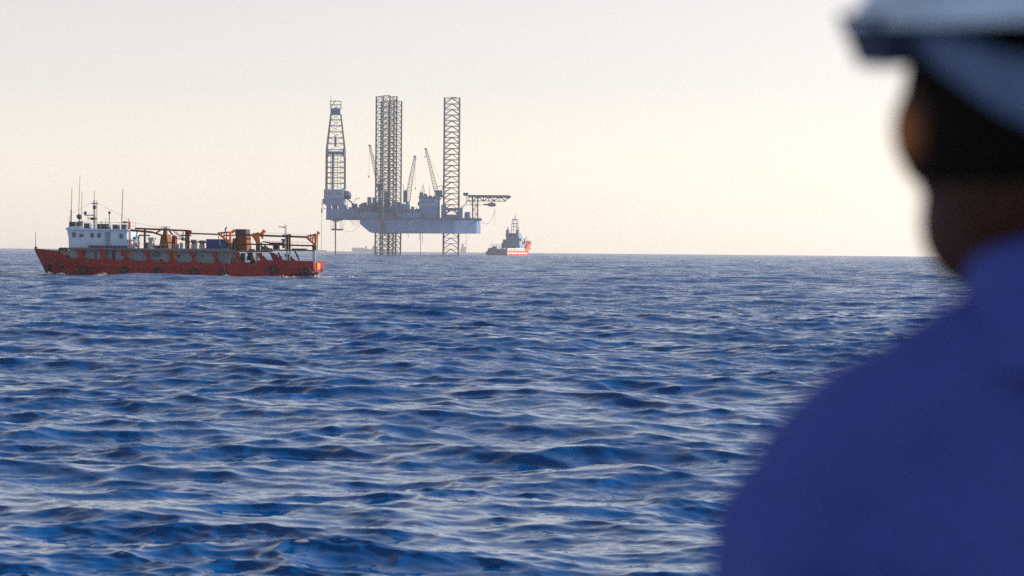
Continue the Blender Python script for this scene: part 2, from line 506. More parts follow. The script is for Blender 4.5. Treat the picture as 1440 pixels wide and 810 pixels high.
    for x, y, w, h in ((103.8, 330, 5.2, 7.2), (114.2, 331, 6, 5), (129.4, 331, 5, 7), (139.2, 331, 5, 7), (170.4, 332, 5.2, 7)):
        f = MB()
        pb(f, x - w / 2, x + w / 2, y - h / 2, y - h / 2 + 0.9, -W - 0.06, -W - 0.003)
        pb(f, x - w / 2, x + w / 2, y + h / 2 - 0.9, y + h / 2, -W - 0.06, -W - 0.003)
        pb(f, x - w / 2, x - w / 2 + 0.9, y - h / 2 + 0.9, y + h / 2 - 0.9, -W - 0.06, -W - 0.003)
        pb(f, x + w / 2 - 0.9, x + w / 2, y - h / 2 + 0.9, y + h / 2 - 0.9, -W - 0.06, -W - 0.003)
        wo = f.build('window', GREYW, ship)
        pb(MB(), x - w / 2 + 0.9, x + w / 2 - 0.9, y - h / 2 + 0.9, y + h / 2 - 0.9, -W - 0.02, -W - 0.002).build('pane', PANE, wo)
    for k in range(5):      # windows across the raked front
        y0 = -2.7 + k * 1.12
        xa, za = T(94.9, 327, -W); xb, zb = T(96.1, 333, -W)
        m = MB(); m.add([(xa - .05, y0, za), (xa - .05, y0 + 0.9, za), (xb - .05, y0 + 0.9, zb), (xb - .05, y0, zb),
                         (xa + .02, y0, za), (xa + .02, y0 + 0.9, za), (xb + .02, y0 + 0.9, zb), (xb + .02, y0, zb)],
                        [(0, 1, 2, 3), (4, 7, 6, 5), (0, 4, 5, 1), (1, 5, 6, 2), (2, 6, 7, 3), (3, 7, 4, 0)])
        m.build('pane', PANE, house)
    # door and seams on the house side
    m = MB(); pb(m, 147.5, 155, 326.5, 346, -W - 0.03, -W - 0.002); m.build('door', GREYW, ship)
    m = MB(); pb(m, 124, 178, 345.6, 347.8, -W - 0.5, -W - 0.01); m.build('side_walk', BLUEC, ship)
    m = MB()
    for k in range(12):
        px = 121 + k * 5.4
        tb(m, (px, 348), (px, 340.5 + 0.02 * k), -HB + 0.1, 0.03, 4)
    for dy in (340.5, 343): tb(m, (121, dy), (180.5, dy + 0.5), -HB + 0.1, 0.035, 4)
    m.build('side_railing', LIGHTG, ship)
    # lit after end of the house: pilot ladder, pipes
    m = MB(); tb(m, (182.6, 311), (182.8, 348), -2.4, 0.12, 8); m.build('exhaust_pipe', ORANGE, ship)
    # --- gear on the roof
    for x0, x1, y0, y1, c, nm, mt in ((97.4, 106, 312, 318.6, -2.4, 'life_raft_case', DARK), (109, 114, 311, 319, -1.2, 'signal_locker', STEEL), (118, 126.2, 313.8, 321.6, -2.6, 'cooling_unit', GREYW),
                                      (136.6, 149.6, 314.8, 322, -2.8, 'cooling_unit', DARK), (150.5, 153.2, 314.5, 322, -2.3, 'signal_locker', GREYW), (158, 166.2, 315.6, 322.3, -2.9, 'cooling_unit', GREYW),
                                      (170.5, 177.4, 315.4, 322.4, -2.8, 'cooling_unit', GREYW), (172.5, 177, 311.2, 314, -1.5, 'flood_lamp', DARK)):
        m = MB(); pb(m, x0, x1, y0, y1, c, c + 1.1); u = m.build(nm, mt, ship)
        if nm == 'cooling_unit':
            pb(MB(), x0 + 1.1, x1 - 1.1, y0 + 1.2, y1 - 1.4, c - 0.04, c - 0.004).build('grille', DARK, u)
    m = MB()
    for px in (106, 116, 128, 141, 156, 168, 180, 191): tb(m, (px, 322.5), (px, 312.6), -W, 0.03, 4)
    tb(m, (106, 312.4), (191, 313.2), -W, 0.035, 4); tb(m, (106, 317), (191, 318), -W, 0.03, 4)
    m.build('roof_railing', LIGHTG, ship)
    m = MB(); tb(m, (133.6, 322), (132.6, 281), 0, 0.24, 8, 0.12); mast = m.build('mast', LIGHTG, ship)
    m = MB(); tb(m, (136.4, 322), (136.3, 282), 0.2, 0.06, 6); m.build('halyard_pole', LIGHTG, mast)
    m = MB(); tb(m, (132.6, 281), (132.5, 268.5), 0, 0.04, 6); m.build('antenna', STEEL, mast)
    m = MB(); tb(m, (118.5, 302.3), (133.4, 302.9), 0, 0.09, 6); tb(m, (123.7, 302.6), (123.7, 311), 0, 0.05, 6); tb(m, (123.7, 307), (133.4, 307.3), 0, 0.06, 6); m.build('yard', LIGHTG, mast)
    m = MB(); pb(m, 130.6, 133.5, 289, 294, -0.4, 0.2); m.build('radar_motor', DARK, mast)
    m = MB(); tb(m, (129, 286), (137.5, 286.6), -0.5, 0.07, 6); m.build('radar_bar', DARK, mast)
    m = MB(); pb(m, 127, 133, 305.8, 309.4, -0.7, 0.3); m.build('searchlight', DARK, mast)
    def dome(px, py, r, c, nm, mt, par):
        x, z = T(px, py, c)
        prof = [(max(0.01, r * math.sin(a)), -r * math.cos(a)) for a in [math.pi * k / 8 for k in range(9)]]
        return MB().lathe(prof, 12, (x, c, z)).build(nm, mt, par, smooth=True)
    dome(120, 299.4, 0.24, 0, 'signal_lamp', DARK, mast)
    dome(111.5, 304.8, 0.40, -1.0, 'satellite_dome', DARK, ship)
    m = MB(); tb(m, (111.6, 305), (111.8, 319), -1.0, 0.1, 6); m.build('dome_post', LIGHTG, ship)
    m = MB(); tb(m, (107.6, 303), (111, 305), -1.4, 0.05, 6, 0.28); m.build('loud_hailer', DARK, ship)
    dome(153.9, 299, 0.20, -0.5, 'signal_lamp', DARK, ship)
    m = MB(); tb(m, (153.9, 299.5), (153.6, 322), -0.5, 0.09, 6); m.build('lamp_post', LIGHTG, ship)
    for a, b, c, r in (((101.2, 264), (99.8, 318), -2.0, 0.045), ((112.6, 246), (110.6, 304), 0.5, 0.035), ((115.4, 268.5), (114.4, 318), 1.5, 0.035), ((172.9, 265), (170.9, 322), 0.4, 0.055),
                       ((97.4, 304), (97.2, 318), -2.8, 0.03), ((148.8, 307), (148.8, 321), -1.0, 0.04), ((142.5, 310), (142.4, 321), -1.2, 0.05), ((181.2, 307), (181, 323), -1.0, 0.06)):
        m = MB(); tb(m, b, a, c, r * 1.3, 6, r * 0.8); m.build('antenna', STEEL, ship)
    m = MB(); tb(m, (99.8, 318), (100.2, 295), -2.0, 0.1, 6); m.build('antenna_base', STEEL, ship)
    # --- forecastle
    m = MB(); tb(m, (49.7, 351), (50.3, 326), 0, 0.06, 6, 0.03); m.build('jackstaff', STEEL, ship)
    m = MB(); pb(m, 48.6, 51.2, 347, 351.5, -0.2, 0.2); m.build('bow_light', DARK, ship)
    x, z = T(86, 351.8, -0.8)
    MB().lathe([(0.25, -1.3), (0.45, -1.2), (0.45, -0.4), (0.25, -0.35), (0.25, 0.35), (0.45, 0.4), (0.45, 1.2), (0.25, 1.3)], 12, (x, 0.2, z - 0.05), 'y').build('anchor_windlass', DARK, ship)
    m = MB(); pb(m, 83.5, 89.5, 352.5, 358, -1.3, 1.3); m.build('windlass_bed', DARK, ship)
    m = MB()
    for px in (54, 62, 70, 78): tb(m, (px, lerp_table(sheer, px)), (px, lerp_table(sheer, px) - 1.3), -hb((px - 48) / 395), 0.03, 4)
    tb(m, (50, 349.4), (94, 353.2), -2.2, 0.03, 4)
    m.build('bow_railing', LIGHTG, ship)
    # name strokes on the bow, too far to read: two characters, a gap, two characters
    def on_bow(px, py):
        t = (px - 48) / 395
        b = hb(t)
        zt = T(px, lerp_table(sheer, px), -b)[1]
        z = T(px, py, -b * 0.93)[1]
        s = (z - keel) / (zt - keel)
        k = t / 0.3
        w = b * (s ** 0.5 * (1 - k) * 0.92 + k * min(1.0, (s * 2.4) ** 0.45) + (1 - k) * 0.08 * s)
        return Vector((T(px, py, -w)[0], -w - 0.07, z))
    glyphs = [(67.2, ((0, 0, 2.8, 0.3), (1.4, -0.6, 1.3, 3.6), (0, 3.4, 2.8, 3.5), (0.2, 1.6, 2.6, 1.8))), (72.0, ((0, 0.2, 2.9, 0.4), (0.4, 1.5, 2.6, 1.6), (0.2, 3.6, 3.0, 3.7), (1.5, 0.3, 1.5, 3.6))),
              (83.4, ((1.5, -0.3, 0.2, 2.6), (1.5, -0.3, 2.8, 2.7), (0.1, 1.4, 3.0, 1.5))), (89.2, ((0.2, 0, 0.3, 3.2), (2.4, 0, 2.4, 3.2), (0.2, 0.1, 2.4, 0.1), (0.3, 1.6, 2.4, 1.6), (0.3, 3.2, 2.5, 3.2)))]
    for gx, strokes in glyphs:
        m = MB()
        for a, b, c, d in strokes:
            m.tube(on_bow(gx + a, 357.3 + b + (gx - 67) * 0.02), on_bow(gx + c, 357.3 + d + (gx - 67) * 0.02), 0.045, 4)
        m.build('name_character', LETTER, ship)
    # --- gantry and deck gear aft of the house
    def beam(a, b, c, w, mat, nm, depth=None):
        """box girder between two points of the photo, at depth c"""
        p, q = Vector(P(a[0], a[1], c)), Vector(P(b[0], b[1], c))
        d = (q - p).normalized(); u = Vector((-d.z, 0, d.x)) * w; dp = depth or w
        vs = [p - u, q - u, q + u, p + u]
        m = MB(); m.add([(v.x, c - dp, v.z) for v in vs] + [(v.x, c + dp, v.z) for v in vs],
                        [(0, 1, 2, 3), (7, 6, 5, 4), (0, 4, 5, 1), (1, 5, 6, 2), (2, 6, 7, 3), (3, 7, 4, 0)])
        return m.build(nm, mat, ship)
    for c in (-2.9, 2.6):
        beam((184, 323.6), (214, 326.6), c, 0.15, DRED, 'boom_beam')
        beam((214, 326.4), (226, 330.5), c, 0.12, DRED, 'boom_beam')
        beam((190, 321.2), (267, 324.6), c, 0.13, DRED, 'gantry_beam')
        beam((203.6, 323), (203.4, 350), c, 0.13, DARK, 'gantry_post')
        beam((262.1, 325), (262, 350), c, 0.15, DARK, 'gantry_post')
        beam((265.4, 325), (265.2, 350), c, 0.12, DRED, 'gantry_post')
        beam((219, 328), (226, 323.4), c, 0.1, DARK, 'gantry_brace')
        beam((238, 324.4), (243, 330.5), c, 0.1, DRED, 'gantry_brace')
        beam((243.5, 324.8), (256, 336.6), c, 0.05, DARK, 'gantry_brace')
        beam((247, 325.5), (257.5, 335), c, 0.05, DARK, 'gantry_brace')
        beam((246, 334.5), (258, 337.5), c, 0.06, DARK, 'gantry_brace')
        beam((257.4, 326), (257.4, 338), c, 0.06, DRED, 'gantry_brace')
        beam((266, 328.2), (307, 329.6), c, 0.11, BROWN, 'long_boom')
        beam((346, 330.4), (430, 333.4), c, 0.14, DARK, 'long_boom')
        beam((323, 342.8), (361, 343.6), c, 0.11, DRED, 'guide_rail')
        beam((361, 343.6), (441, 345.6), c, 0.11, DRED, 'guide_rail')
        beam((266, 340.0), (290, 341), c, 0.08, DRED, 'guide_rail')
        for px, top, mt in ((323.8, 327, DARK), (361, 329, DARK), (404, 329.6, DARK), (407.2, 329, DRED), (443.4, 329, DARK), (440.6, 344, DARK), (364, 335, DARK)):
            beam((px, top), (px + 0.3, 353), c, 0.13, mt, 'gantry_post')
    for c in (-2.9,):
        beam((266.3, 324), (266.4, 329.5), c, 0.3, DRED, 'gantry_knee')
    for x in (203.5, 262, 324, 361, 404, 442):
        x_, z_ = T(x, 331, 0)
        MB().tube((x_, -2.9, z_), (x_, 2.6, z_), 0.12, 6).build('cross_beam', DARK, ship)
    # perforated triangular brackets: ribs and plates
    for i, tri in enumerate((((306.3, 327.8), (323.8, 326.4), (323.8, 342.2)), ((354.4, 329.6), (364.0, 327.6), (362.4, 342.4)), ((429.8, 333.0), (444.8, 329.2), (443.6, 344.6)))):
        for c in (-2.95, 2.4):
            a, b, d = tri
            m = MB()
            def strip(p, q, w):
                p, q = Vector(P(*p, c)), Vector(P(*q, c))
                e = (q - p).normalized(); u = Vector((-e.z, 0, e.x)) * w
                vs = [p - u, q - u, q + u, p + u]
                m.add([(v.x, c - 0.12, v.z) for v in vs] + [(v.x, c + 0.12, v.z) for v in vs],
                      [(0, 1, 2, 3), (7, 6, 5, 4), (0, 4, 5, 1), (1, 5, 6, 2), (2, 6, 7, 3), (3, 7, 4, 0)])
            strip(a, b, 0.11); strip(b, d, 0.14); strip(a, d, 0.13)
            lp = lambda p, q, t: (p[0] + (q[0] - p[0]) * t, p[1] + (q[1] - p[1]) * t)
            strip(lp(a, b, 0.06), lp(a, b, 0.94), 0.09)
            lo = lp(a, d, 0.30); strip(lo, lp(b, d, 0.30), 0.08)
            for t in (0.3, 0.5, 0.7): strip(lp(a, b, t), lp(a, d, t), 0.075)
            m.build('bracket', ORANGE, ship)
    beam((366, 331.5), (372.4, 323.6), -2.6, 0.22, ORANGE, 'davit_arm'); beam((366.6, 331), (370.2, 335.5), -2.6, 0.12, ORANGE, 'davit_arm')
    # funnels, towers, ventilators
    def tower(x0, x1, y0, y1, tx, c0, c1, nm, mt):
        xa, za = T(x0, y1, c0); xb, zb = T(x1, y0, c0)
        return MB().taper(xa, xb, c0, c1, za, zb, tx, 0.1).build(nm, mt, ship)
    fn = tower(223.4, 236.8, 329.6, 349.8, 0.28, -1.4, 1.2, 'funnel', BROWN)
    tower(241, 246.2, 333, 349.6, 0.04, -2.2, -0.8, 'hydraulic_tower', DRED)
    MB().prism([T(a, b, -2.2) for a, b in ((241, 333.2), (243.6, 330.6), (246.2, 333.2))], -2.2, -0.8).build('tower_cap', DRED, ship)
    m = MB()
    for a, b in (((227, 318.6), (239, 319)), ((227, 321), (239, 321.4)), ((227, 318.6), (227, 324)), ((231, 318.6), (231, 324)), ((235, 319), (235, 324)), ((239, 319), (239, 324))):
        for c in (-1.4, 1.0): tb(m, a, b, c, 0.05, 4)
    m.build('lookout_cage', LIGHTG, ship)
    tower(229, 233.5, 319.6, 329.6, 0.1, -0.6, 0.4, 'exhaust_stack', DARK)
    f2 = tower(329.8, 347.4, 331, 353, 0.12, -1.6, 1.4, 'engine_casing', BROWN)
    tower(330.6, 345.6, 322.3, 331.2, 0.0, -1.5, 1.3, 'casing_top', DARK)
    beam((325, 327.5), (330.5, 323.5), -1.5, 0.18, ORANGE, 'casing_pipe')
    tower(325, 331, 335, 353, 0.2, -2.4, -1.2, 'casing_locker', DARK)
    m = MB(); tb(m, (317, 327), (317, 321.5), -1.5, 0.1, 6); tb(m, (317, 321.5), (319, 319.4), -1.5, 0.1, 6); m.build('gooseneck_pipe', DARK, ship)
    tower(208.4, 214.6, 336.5, 348.6, 0.05, -2.6, -1.4, 'ventilator', LIGHTG); tower(207.6, 216.2, 333.8, 337, 0.02, -2.7, -1.3, 'ventilator_hood', LIGHTG)
    for x, y, w in ((188.6, 334.8, 1.5), (195, 333.5, 1.7)):
        m = MB(); tb(m, (x, 349), (x, y), -2.4, w * 0.09, 8); v = m.build('ventilator', LIGHTG, ship)
        dome(x, y, w * 0.14, -2.4, 'cowl', DARK if x < 190 else LIGHTG, v)
    for x0, x1, y0, y1 in ((268.6, 275.4, 340.5, 349.8), (280, 285.8, 341.5, 350)):
        tower(x0, x1, y0, y1, 0.05, -2.2, -1.2, 'ventilator', LIGHTG); tower(x0 - 0.8, x1 + 0.8, y0 - 3.6, y0 + 0.4, 0.06, -2.4, -1.0, 'ventilator_hood', GREYW)
    for x0, x1, y0, y1, c, mt in ((217, 221.5, 345, 349.5, -2.8, DARK), (204.6, 207.6, 341, 349, -2.6, DARK), (247.4, 249, 343, 350, -3, STEEL), (253, 254.4, 341, 350, -3, STEEL), (189, 192.5, 341, 348, -1.0, ORANGE),
                                  (350, 356, 350.2, 353, -3.2, DARK), (366.5, 372, 346.5, 352.4, -2.8, DARK), (255.5, 258, 334.5, 338.5, -2.8, DARK), (288, 291, 349, 352, -3, STEEL),
                                  (384, 391, 343.5, 350.5, -2.2, DARK), (378, 393, 341.0, 344.2, -2.4, DARK), (394, 397, 341, 345, -2.4, DARK), (397, 399, 337.5, 349, -2.4, DARK), (395.4, 400.4, 336, 338.6, -2.6, DARK), (372, 380, 349, 351.6, -2.8, DARK), (410, 430, 349.5, 351.5, -2.4, DARK)):
        m = MB(); pb(m, x0, x1, y0, y1, c, c + 1.2); m.build('deck_machine', mt, ship)
    m = MB()
    for a, b in (((366, 341), (378, 349.6)), ((366, 345), (374, 350.5)), ((369, 340), (384, 342))): tb(m, a, b, -2.5, 0.09, 5)
    m.build('winch_frame', DARK, ship)
    # signal mast aft, flag
    for px in (400.9, 402.4):
        m = MB(); tb(m, (px, 352), (px, 316), -0.5, 0.07, 6, 0.05); m.build('after_mast', LIGHTG, ship)
    m = MB(); tb(m, (391, 318.6), (401, 319.6), -0.5, 0.05, 6, 0.09); m.build('mast_yard', LIGHTG, ship)
    m = MB(); tb(m, (446.2, 352), (446.4, 324.6), -2.2, 0.06, 6); m.build('flagstaff', DARK, ship)
    x, z = T(446.6, 325.2, -2.2)
    fl = []
    for j in range(5):
        fl += [(x + 0.09 * j * 1.0, -2.2 + 0.05 * math.sin(j * 1.7), z - 0.05 * j), (x + 0.09 * j, -2.2 + 0.05 * math.sin(j * 1.7 + 0.5), z - 0.5 + 0.06 * (j % 2) + 0.015 * j)]
    fo = MB().add(fl, [(2 * j, 2 * j + 2, 2 * j + 3, 2 * j + 1) for j in range(4)]).build('flag', ORANGE, ship)
    fo.modifiers.new('cloth', 'SOLIDIFY').thickness = 0.01
    # rails on the upper deck
    m = MB()
    for k in range(24):
        px = 184 + k * 6
        if 290 < px < 322: continue
        tb(m, (px, 350 + (px - 184) * 0.02), (px, 342.6 + (px - 184) * 0.02), -HB + 0.1, 0.028, 4)
    tb(m, (184, 342.6), (289, 345.0), -HB + 0.1, 0.03, 4)
    m.build('deck_railing', LIGHTG, ship)
    m = MB()
    for k in range(10):
        px = 376 + k * 7
        tb(m, (px, 351), (px, 339 + (px - 376) * 0.03), HB - 0.3, 0.028, 4)
    tb(m, (370, 339), (440, 341), HB - 0.3, 0.03, 4)
    m.build('deck_railing', LIGHTG, ship)
    # stays
    for a, b, c in (((191, 313.5), (227, 320.5), -1.0), ((134, 284), (181, 309), 0), ((132, 284), (101, 300), 0), ((362, 327), (443, 330), 0.5)):
        m = MB(); tb(m, a, b, c, 0.018, 4); m.build('stay_wire', CABLE, ship)
    # boarding pipe slanting over the side
    m = MB(); tb(m, (307, 331), (318.2, 388), -HB - 0.35, 0.07, 6); m.build('side_pipe', STEEL, ship)
    # --- things carried by the ship
    m = MB(); pb(m, 289.8, 320.4, 336.6, 352.4, -2.6, -0.2); 
    c_o, base = place(m, 'cargo_container', BLUEC, fr, 'blue steel cargo container on the deck of the red ship', 'container')
    xa, za = T(289.8, 352.4, -2.6); xb, zb = T(320.4, 336.6, -2.6)
    Lc, Hc = xb - xa, zb - za
    for k in range(14):
        xk = -Lc / 2 + Lc * (k + 0.5) / 14
        MB().box(xk - Lc / 56, xk + Lc / 56, -1.235, -1.203, 0.14, Hc - 0.12).build('wall_rib', BLUEC, c_o)
    MB().box(-Lc / 2 - 0.02, Lc / 2 + 0.02, -1.26, -1.204, Hc - 0.1, Hc + 0.02).build('top_rail', BLUEC, c_o)
    MB().box(-Lc / 2 - 0.02, Lc / 2 + 0.02, -1.26, -1.204, Hc * 0.52, Hc * 0.57).build('side_rail', BLUEC, c_o)
    names = ['second', 'third', 'fourth', 'fifth', 'sixth', 'seventh', 'eighth']
    tyres = [(85.0, 370.2, 6.0), (116.4, 378.8, 6.0), (173.6, 380.2, 6.2), (222, 381.8, 6.0), (272, 382.6, 6.0), (312.2, 384.2, 5.8), (384, 379.2, 6.0), (431.2, 381.2, 5.8)]
    proto = MB().torus((0, 0, 0), 0.42, 0.2, 20, 8).mesh('tyre', RUBBER, True)
    hubm = MB().lathe([(0.30, -0.10), (0.30, 0.08)], 14, (0, 0, 0), 'y').mesh('hub', DARK)
    for i, (px, py, r) in enumerate(tyres):
        c = -HB - 0.28
        if px < 90:
            v = on_bow(px, py); c = v.y - 0.18
        x, z = T(px, py, c)
        o = bpy.data.objects.new('tyre_fender', proto); COL.objects.link(o)
        o.matrix_world = Matrix.Translation(fr.o) @ Matrix.Rotation(fr.a, 4, 'Z') @ Matrix.Translation((x, c, z)) @ Matrix.Rotation(R(-14 if px < 90 else 0), 4, 'Z')
        h = bpy.data.objects.new('hub', hubm); COL.objects.link(h); h.parent = o
        rp = MB().tube((0, 0.02, 0.4), (0.02, 0.12, 1.25), 0.025, 4).build('rope', CABLE, o)
        lab = ('black tyre fender high on the flared bow of the red ship' if i == 0 else
               f"black tyre fender on the red ship's side, {names[i - 1]} tyre from the bow" if i < 7 else 'black tyre fender nearest the stern of the red ship')
        tag(o, lab, 'tyre fender', 'tyre fenders hung along the red ship')
    v = on_bow(66, 376); x, z = T(66, 376.5, v.y - 0.15)
    blk = MB().taper(-0.42, 0.42, -0.14, 0.22, -0.52, 0.52, 0.04, 0.02).build('bow_fender', RUBBER)
    blk.matrix_world = Matrix.Translation(fr.o) @ Matrix.Rotation(fr.a, 4, 'Z') @ Matrix.Translation((x, v.y - 0.12, z)) @ Matrix.Rotation(R(-30), 4, 'Z')
    tag(blk, 'square black rubber fender at the waterline of the bow', 'fender')
    for k in (-0.3, 0.0, 0.3):
        MB().box(-0.40, 0.40, -0.19, -0.125, k - 0.07, k + 0.07).build('rubber_bar', RUBBER, blk)
    # wake and bow wave
    ca, sa = math.cos(fr.a), math.sin(fr.a)
    for lx, ly, a, b, s in ((25, -3, 6, 16, 0.66), (33, -2, 8, 18, 0.56), (44, 0, 9, 16, 0.46), (-9.8, -9, 2.2, 7, 0.85), (-19.5, -6, 2.2, 7, 0.66), (-15, -9, 3, 6, 0.55), (3, -9.5, 15, 6, 0.42), (17, -9, 6, 6, 0.6), (8.5, -9, 1.5, 6, 0.8)):
        FOAM_SPOTS.append((fr.o.x + lx * ca - ly * sa, fr.o.y + lx * sa + ly * ca, a, b, -8.0, s))
    rnd = random.Random(5)
    fm = MB()
    for lx, wd, ht, cnt in ((-9.8, 1.1, 0.30, 60), (-18.6, 1.0, 0.34, 50), (-16.5, 1.4, 0.20, 40), (8.4, 0.8, 0.18, 30), (17.5, 2.2, 0.16, 40), (20.6, 1.6, 0.18, 26), (1.5, 1.6, 0.12, 30), (23.0, 2.4, 0.10, 14), (26.5, 3.0, 0.08, 8)):
        for k in range(cnt):
            px = lx + rnd.gauss(0, wd * 0.5); t = abs(px - lx) / wd
            py = -HB - 0.25 - abs(rnd.gauss(0, 0.5)) if px < 19.5 else rnd.uniform(-4, 2)
            if px < -14: py = -2.6 - (px + 20) * 0.30 - abs(rnd.gauss(0, 0.3))
            pz = rnd.uniform(-0.15, ht * max(0.1, 1 - t)) + 0.12
            r = rnd.uniform(0.04, 0.13)
            fm.lathe([(r * 0.5, -r * 0.6), (r, 0), (r * 0.5, r * 0.6)], 5, (px, py, pz))
    fo_ = fm.build('sea_foam', FOAM, None)
    fo_.matrix_world = Matrix.Translation(fr.o) @ Matrix.Rotation(fr.a, 4, 'Z')
    tag(fo_, kind='stuff')
    return ship
FOAM = paint('white_foam', (0.78, 0.80, 0.80), 0.9, 0.1, None, 1.0, streak=1)
red_ship()
# ------------------------------------------------------------------ the jack-up rig
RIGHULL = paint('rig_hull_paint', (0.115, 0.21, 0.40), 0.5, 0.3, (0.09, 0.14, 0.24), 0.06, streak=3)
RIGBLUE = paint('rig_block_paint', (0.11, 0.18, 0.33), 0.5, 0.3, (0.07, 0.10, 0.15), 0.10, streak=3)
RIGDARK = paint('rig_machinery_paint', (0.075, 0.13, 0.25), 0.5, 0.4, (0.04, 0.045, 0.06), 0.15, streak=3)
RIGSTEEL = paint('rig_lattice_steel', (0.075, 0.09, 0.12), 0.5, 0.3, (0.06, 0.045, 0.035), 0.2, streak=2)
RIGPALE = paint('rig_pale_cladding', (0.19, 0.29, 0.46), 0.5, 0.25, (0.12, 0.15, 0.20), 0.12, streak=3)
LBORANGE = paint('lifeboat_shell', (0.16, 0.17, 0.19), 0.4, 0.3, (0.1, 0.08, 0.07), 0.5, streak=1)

class Kit:
    def __init__(self, frame, parent):
        self.fr, self.par = frame, parent
    def P(self, px, py, c): x, z = self.fr.trace(px, py, c); return (x, c, z)
    def box(self, x0, x1, y0, y1, c0, c1, name, mat, par=None, tx=0.0, ty=0.0):
        xa, za = self.fr.trace(x0, y1, c0); xb, zb = self.fr.trace(x1, y0, c0)
        return MB().taper(xa, xb, c0, c1, za, zb, tx, ty).build(name, mat, par or self.par)
    def tube(self, pts, c, r, name, mat, par=None, n=6):
        m = MB(); q = [self.P(a, b, c) for a, b in pts]
        for a, b in zip(q, q[1:]): m.tube(a, b, r, n)
        return m.build(name, mat, par or self.par)
    def lattice(self, a, b, c, w, r, bays, name, mat, par=None, taper=1.0):
        """a square lattice boom from a to b (photo points), w wide at the foot"""
        p, q = Vector(self.P(*a, c)), Vector(self.P(*b, c))
        d = (q - p).normalized(); u = Vector((-d.z, 0, d.x)); v = Vector((0, 1, 0))
        m = MB(); prev = None
        for k in range(bays + 1):
            t = k / bays; o = p.lerp(q, t); h = w * (1 + (taper - 1) * t) / 2
            cur = [o + u * h + v * h, o + u * h - v * h, o - u * h - v * h, o - u * h + v * h]
            if prev:
                for i in range(4):
                    m.tube(prev[i], cur[i], r, 4)
                    m.tube(prev[i], cur[(i + 1) % 4], r * 0.6, 4)
            for i in range(4): m.tube(cur[i], cur[(i + 1) % 4], r * 0.6, 4)
            prev = cur
        return m.build(name, mat, par or self.par)

